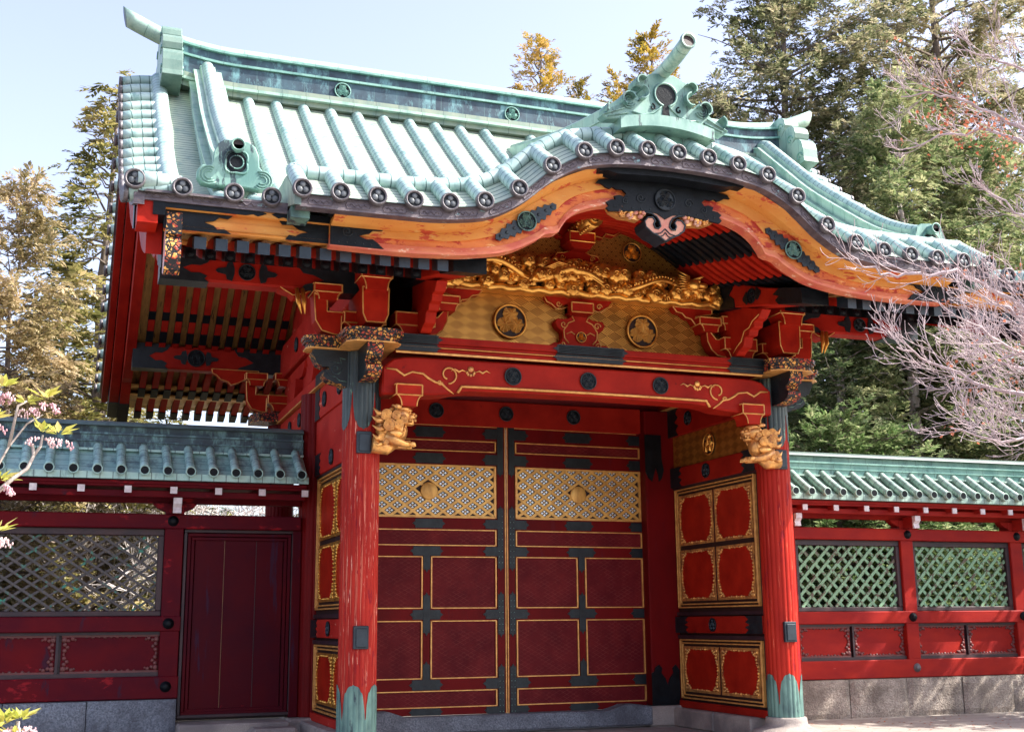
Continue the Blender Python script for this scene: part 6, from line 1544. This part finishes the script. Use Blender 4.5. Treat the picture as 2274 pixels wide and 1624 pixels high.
tree('light', ground_at(2230, 32), 2.0, (1.2, 1.2, .62), 'low pale bush behind the far right fence window', 'bushes behind the right fence', cat='bush', nm='leafy_bush', build=B_light)
tree('light', ground_at(2110, 31), 4.0, (1.2, 1.2, .55), 'low pale bush seen through the right fence lattice', 'bushes behind the right fence', cat='bush', nm='leafy_bush', build=B_light)
tree('light', ground_at(270, 46), 2.0, (1.5, 1.5, .7), 'low bush far behind the left fence next to the side door', cat='bush', nm='leafy_bush', build=B_light)
# stone wall glimpsed behind the right fence
mb = MB(); mb.box(5.0, 19, 9.5, 10.2, -.36, 2.7); tag(mb.build('stone_wall', ['granite_dark']), 'grey stone wall glimpsed through the right fence lattice', 'wall')

# bare trees
def bare(mb, p, d, L, r0, lev, r, kids=4, curve=.5, tips=None, spread=.75, lift=.12, minr=.0022, segs=6):
    P = [p.copy()]; dd = d.normalized(); cv = Vector((r.uniform(-1, 1), r.uniform(-1, 1), r.uniform(-1, 1)))*curve
    for i in range(segs):
        dd = (dd+cv/segs*.6+Vector((0, 0, lift/segs))+Vector((r.gauss(0, .07), r.gauss(0, .07), r.gauss(0, .07)))).normalized()
        P.append(P[-1]+dd*L/segs)
    mb.tube(P, [max(minr, r0*(1-.6*i/segs)) for i in range(segs+1)], 3 if lev <= 1 else (5 if lev == 2 else 8), 0, cap=False)
    if lev == 0:
        if tips is not None: tips.append((P[-1], dd))
        return
    for k in range(kids):
        t = .25+.75*(k+r.random()*.8)/kids; i = min(segs-1, int(t*segs)); q = P[i].lerp(P[i+1], t*segs-i if t*segs-i < 1 else 1)
        loc = (P[i+1]-P[i]).normalized(); rv = Vector((r.gauss(0, 1), r.gauss(0, 1), r.gauss(0, 1))); rv = (rv-loc*rv.dot(loc)).normalized()
        bare(mb, q, loc+rv*spread*r.uniform(.6, 1.2), L*r.uniform(.42, .72)*(1.1-.35*t), r0*.52*(1-.3*t), lev-1, r, kids, curve, tips, spread, lift, minr, segs)
# pale bare shrubs behind the left fence
r = random.Random(31)
mb = MB()
for q in range(9):
    a = q*2.4; bare(mb, Vector((r.uniform(-.5, .5), r.uniform(-.5, .5), 0)), Vector((cos(a)*.55, sin(a)*.55, 1)), 2.6, .035, 3, r, 5, .8, None, .85, .05, .006, 5)
first = None
BS = [(40, 33, 1.7, 'at the far left'), (150, 34, 1.9, 'beside the rusty cypress'), (250, 33, 1.9, 'just left of the gate roof'), (330, 35, 1.7, 'above the lattice window'), (430, 36, 1.7, 'under the rear eave'), (-40, 32, 1.8, 'cut by the left edge'), (200, 37, 1.8, 'farther back, left'), (520, 37, 1.6, 'behind the side door'), (110, 31, 1.4, 'nearest the lattice'), (300, 31.5, 1.3, 'low behind the post')]
for i, (px, dist, sc, wh) in enumerate(BS):
    e = empty('bare_shrub', ground_at(px, dist), 'pale leafless shrub behind the left fence, '+wh, 'shrub', 'leafless shrubs behind the left fence'); e.rotation_euler = (0, 0, i*1.7); e.scale = (sc, sc, sc)
    if first is None: first = mb.build('branches', ['twig_pale'], e, recalc=False).data
    else: o = bpy.data.objects.new('branches', first); S.collection.objects.link(o); o.parent = e
# the leafless tree reaching in from the right
r = random.Random(12)
D = 10.5
base = at(2650, 1377, D); base.z = -.34
bt_ = empty('bare_tree', base, 'leafless tree reaching pinkish branches in from the right edge', 'tree')
mb = MB(); tips = []
def L0(px, py, d=D): return at(px, py, d)-base
trunk = [Vector((0, 0, 0)), L0(2640, 1150), L0(2620, 900), L0(2600, 650), L0(2570, 400), L0(2540, 150)]
mb.tube(trunk, [.16, .13, .115, .10, .08, .05], 10, 0)
def limb(pts, r0, kids, sub, lev=2, spread=.8):
    P = [L0(*q) for q in pts]; n = len(P)
    Q = []
    for i in range(n-1):
        for k in range(4): Q.append(P[i].lerp(P[i+1], k/4)+Vector((r.gauss(0, .012), r.gauss(0, .012), r.gauss(0, .012))))
    Q.append(P[-1]); m_ = len(Q)
    mb.tube(Q, [r0*.8*(1-.82*i/m_) for i in range(m_)], 6, 0, cap=False)
    for k in range(kids):
        t = .12+.88*(k+r.random()*.7)/kids; i = min(m_-2, int(t*(m_-1))); q = Q[i]; loc = (Q[i+1]-Q[i]).normalized()
        rv = Vector((r.gauss(0, .8), r.gauss(0, .8), r.gauss(.25, 1))); rv = (rv-loc*rv.dot(loc)).normalized()
        bare(mb, q, loc+rv*spread*r.uniform(.5, 1.1), sub*r.uniform(.6, 1.2)*(1.15-.5*t), r0*.20*(1-.45*t), lev, r, 4, .8, tips, .75, .5, .0024, 5)
limb([(2600, 650, D), (2440, 700, D-.2), (2300, 690, D-.4), (2190, 640, D-.6), (2120, 596, D-.8), (2060, 608, D-.9), (1990, 612, D-1), (1920, 590, D-1.1), (1880, 560, D-1.2)], .032, 26, .45, 1)
limb([(2610, 800, D), (2460, 830, D-.3), (2330, 800, D-.6), (2220, 760, D-.8), (2120, 700, D-1)], .034, 20, .58)
limb([(2610, 860, D), (2470, 900, D-.1), (2330, 890, D-.2), (2200, 860, D-.3), (2060, 800, D-.4), (1990, 770, D-.5)], .034, 22, .58)
limb([(2615, 900, D), (2480, 960, D-.6), (2350, 980, D-.9), (2230, 980, D-1.2), (2110, 950, D-1.4)], .03, 20, .52)
limb([(2600, 700, D), (2480, 740, D+.4), (2340, 760, D+.5), (2220, 800, D+.6), (2110, 850, D+.6)], .03, 20, .55)
limb([(2610, 830, D), (2480, 800, D-.9), (2360, 740, D-1.2), (2250, 700, D-1.3), (2170, 650, D-1.4)], .03, 20, .55)
limb([(2610, 900, D), (2470, 860, D+.5), (2330, 830, D+.8), (2210, 800, D+.9), (2140, 760, D+.9)], .03, 20, .55)
limb([(2580, 480, D), (2440, 400, D-.2), (2300, 300, D-.4), (2180, 240, D-.5), (2080, 210, D-.6), (2000, 215, D-.6)], .032, 17, .48)
limb([(2590, 560, D), (2450, 470, D+.3), (2320, 330, D+.5), (2200, 290, D+.6), (2080, 300, D+.6), (2010, 330, D+.6)], .03, 17, .46)
limb([(2560, 350, D), (2440, 260, D-.2), (2320, 180, D-.3), (2220, 130, D-.4), (2120, 110, D-.5)], .028, 15, .46)
limb([(2590, 600, D), (2460, 560, D-.3), (2340, 520, D-.5), (2230, 450, D-.6), (2150, 390, D-.7)], .024, 12, .42)
limb([(2560, 300, D), (2500, 100, D+.4), (2430, -60, D+.5), (2330, -160, D+.8)], .05, 20, 1.1)
limb([(2600, 640, D), (2750, 500, D-1), (2900, 380, D-1.6), (3050, 250, D-2)], .06, 20, 1.2)
mb.build('branches', ['twig_pink'], bt_, recalc=False)
mb = MB()
for k in range(150):
    if k < 110:
        px = r.gauss(2150, 65); py = 220+ (px-2050)*.55+r.gauss(0, 42)
    else: px = r.uniform(2080, 2273); py = r.uniform(560, 960)
    p = L0(px, py, D-.3+r.uniform(-.5, .5))
    for q in range(r.randint(1, 4)):
        mb.leaf(p+Vector((r.gauss(0, .03), r.gauss(0, .03), r.gauss(0, .03))), Vector((r.gauss(0, 1), r.gauss(0, 1), r.gauss(-.4, 1))), Vector((r.gauss(0, 1), r.gauss(0, 1), 1)), .035, .03)
tag(mb.build('dead_leaves', ['dead_leaf'], bt_, recalc=False), 'rust-red shrivelled leaves and seed heads', kind='stuff')
# pieris in bloom at the left edge, close to the camera
def pieris(base, stems, clusters, label, seed):
    r = random.Random(seed); e = empty('flowering_shrub', base, label, 'shrub'); mb = MB(); lf = MB(); fl_ = MB()
    for P, r0 in stems:
        Q = [q-base for q in P]; mb.tube(Q, [r0*(1-.6*i/len(Q)) for i in range(len(Q))], 6, 0)
    for c, d, n, R in clusters:
        c = c-base
        for i in range(n):
            a = i*2.4+r.random(); dd = Vector((cos(a), sin(a), r.uniform(-.1, .9))); dd = (dd+d*.5).normalized()
            lf.leaf(c+dd*.01, dd, Vector((r.uniform(-.5, .5), r.uniform(-.5, .5), 1)), R*r.uniform(.5, .95), R*.30)
        for i in range(int(n*.45)):
            a = r.random()*6.28; q = c+Vector((cos(a)*.02, sin(a)*.02, -.01)); dd = Vector((cos(a)*.9, sin(a)*.9, .1)); 
            for k in range(7):
                dd = (dd+Vector((0, 0, -.28))).normalized(); q = q+dd*R*.075
                for z in (-1, 1): fl_.ell(q+Vector((r.gauss(0, .006), z*.007, -.010)), (R*.038, R*.038, R*.065), 0, 6, 5)
    mb.build('branches', ['bark_pale'], e, recalc=False); lf.build('leaves', ['leaf_spring'], e, recalc=False)
    tag(fl_.build('blossom', ['petal_pink'], e, recalc=False), 'hanging strings of pink bell flowers', kind='stuff')
d1 = 4.6; A = lambda x, y, d=d1: at(x, y, d)
bs = A(-160, 1377); bs.z = -.34
pieris(bs, [([bs, A(-150, 1400), A(-120, 1250), A(-60, 1140), (A(-10, 1095)), A(30, 1060), A(60, 1040), A(75, 1010), A(72, 985)], .011), ([A(-60, 1140), A(-20, 1060), A(20, 990), A(60, 940), A(95, 920)], .005), ([A(-60, 1140), A(-60, 1000), A(-20, 900), A(0, 850)], .005), ([A(20, 990), A(40, 900), A(60, 890)], .006), ([A(75, 1010), A(90, 990), A(95, 965)], .006)],
       [(A(100, 885), Vector((.3, 0, .5)), 13, .075), (A(95, 960), Vector((.5, 0, .3)), 12, .075), (A(130, 965), Vector((.8, 0, 0)), 6, .08), (A(5, 860), Vector((0, 0, .4)), 14, .08), (A(0, 1065), Vector((.4, 0, .2)), 12, .08), (A(-5, 1180), Vector((.3, 0, .4)), 12, .08), (A(-20, 930), Vector((0, 0, .4)), 12, .08), (A(60, 895), Vector((0, 0, .4)), 9, .07)],
       'pink-flowered shrub with yellow-green leaves leaning in at the left edge', 3)
bs2 = A(-20, 1377, 4.2); bs2.z = -.34
pieris(bs2, [([bs2, A(-10, 1700, 4.2), A(10, 1620, 4.2)], .012), ([bs2, A(30, 1680, 4.2), A(40, 1600, 4.2)], .010)], [(A(10, 1605, 4.2), Vector((0, 0, .6)), 16, .075), (A(45, 1598, 4.2), Vector((.3, 0, .5)), 14, .07), (A(-20, 1620, 4.2), Vector((0, 0, .5)), 12, .075), (A(30, 1640, 4.2), Vector((.2, 0, .3)), 12, .07)],
       'second pink-flowered shrub, only its top showing in the bottom left corner', 8)
# a few fallen leaves on the paving by the right fence
mb = MB(); r = random.Random(2)
for k in range(170):
    x = r.uniform(3.6, 11); y = r.uniform(-1.5, 3.0); mb.leaf(Vector((x, y, -.328)), Vector((r.gauss(0, 1), r.gauss(0, 1), r.uniform(0, .3))), Vector((0, 0, 1)), .06, .04)
tag(mb.build('fallen_leaves', ['dead_leaf'], None, recalc=False), 'small brown leaves scattered on the paving by the right fence', 'leaves', kind='stuff')
# far wood closing the view
mb = MB(); r = random.Random(77)
for k in range(260):
    a = r.uniform(-.95, 1.15); dist = r.uniform(62, 80); c = Vector((CAM.x+sin(psi+a)*dist, CAM.y+cos(psi+a)*dist, r.uniform(-.3, 5.5)))
    for q in range(60):
        p = c+Vector((r.gauss(0, 1.5), r.gauss(0, 1.5), r.gauss(0, 1.2)))
        mb.leaf(p, Vector((r.gauss(0, 1), r.gauss(0, 1), r.gauss(-.2, .6))), Vector((r.gauss(0, 1), r.gauss(0, 1), 1)), .75, .42)
tag(mb.build('far_wood', ['leaf_olive'], None, recalc=False), 'dark mass of far trees behind the precinct', 'wood', kind='stuff')
# the tree outside the frame on the right whose shade dapples the fence
tree('olive', (14.6, -.3, -.36), .4, (1.1, 1.1, .85), 'sparse olive cypress standing outside the picture on the right', build=B_olive)
# no deeper than thing > part > sub-part
for o in list(S.collection.objects):
    ch = []; p = o
    while p.parent is not None: ch.append(p.parent); p = p.parent
    if len(ch) > 2: o.parent = ch[-2]
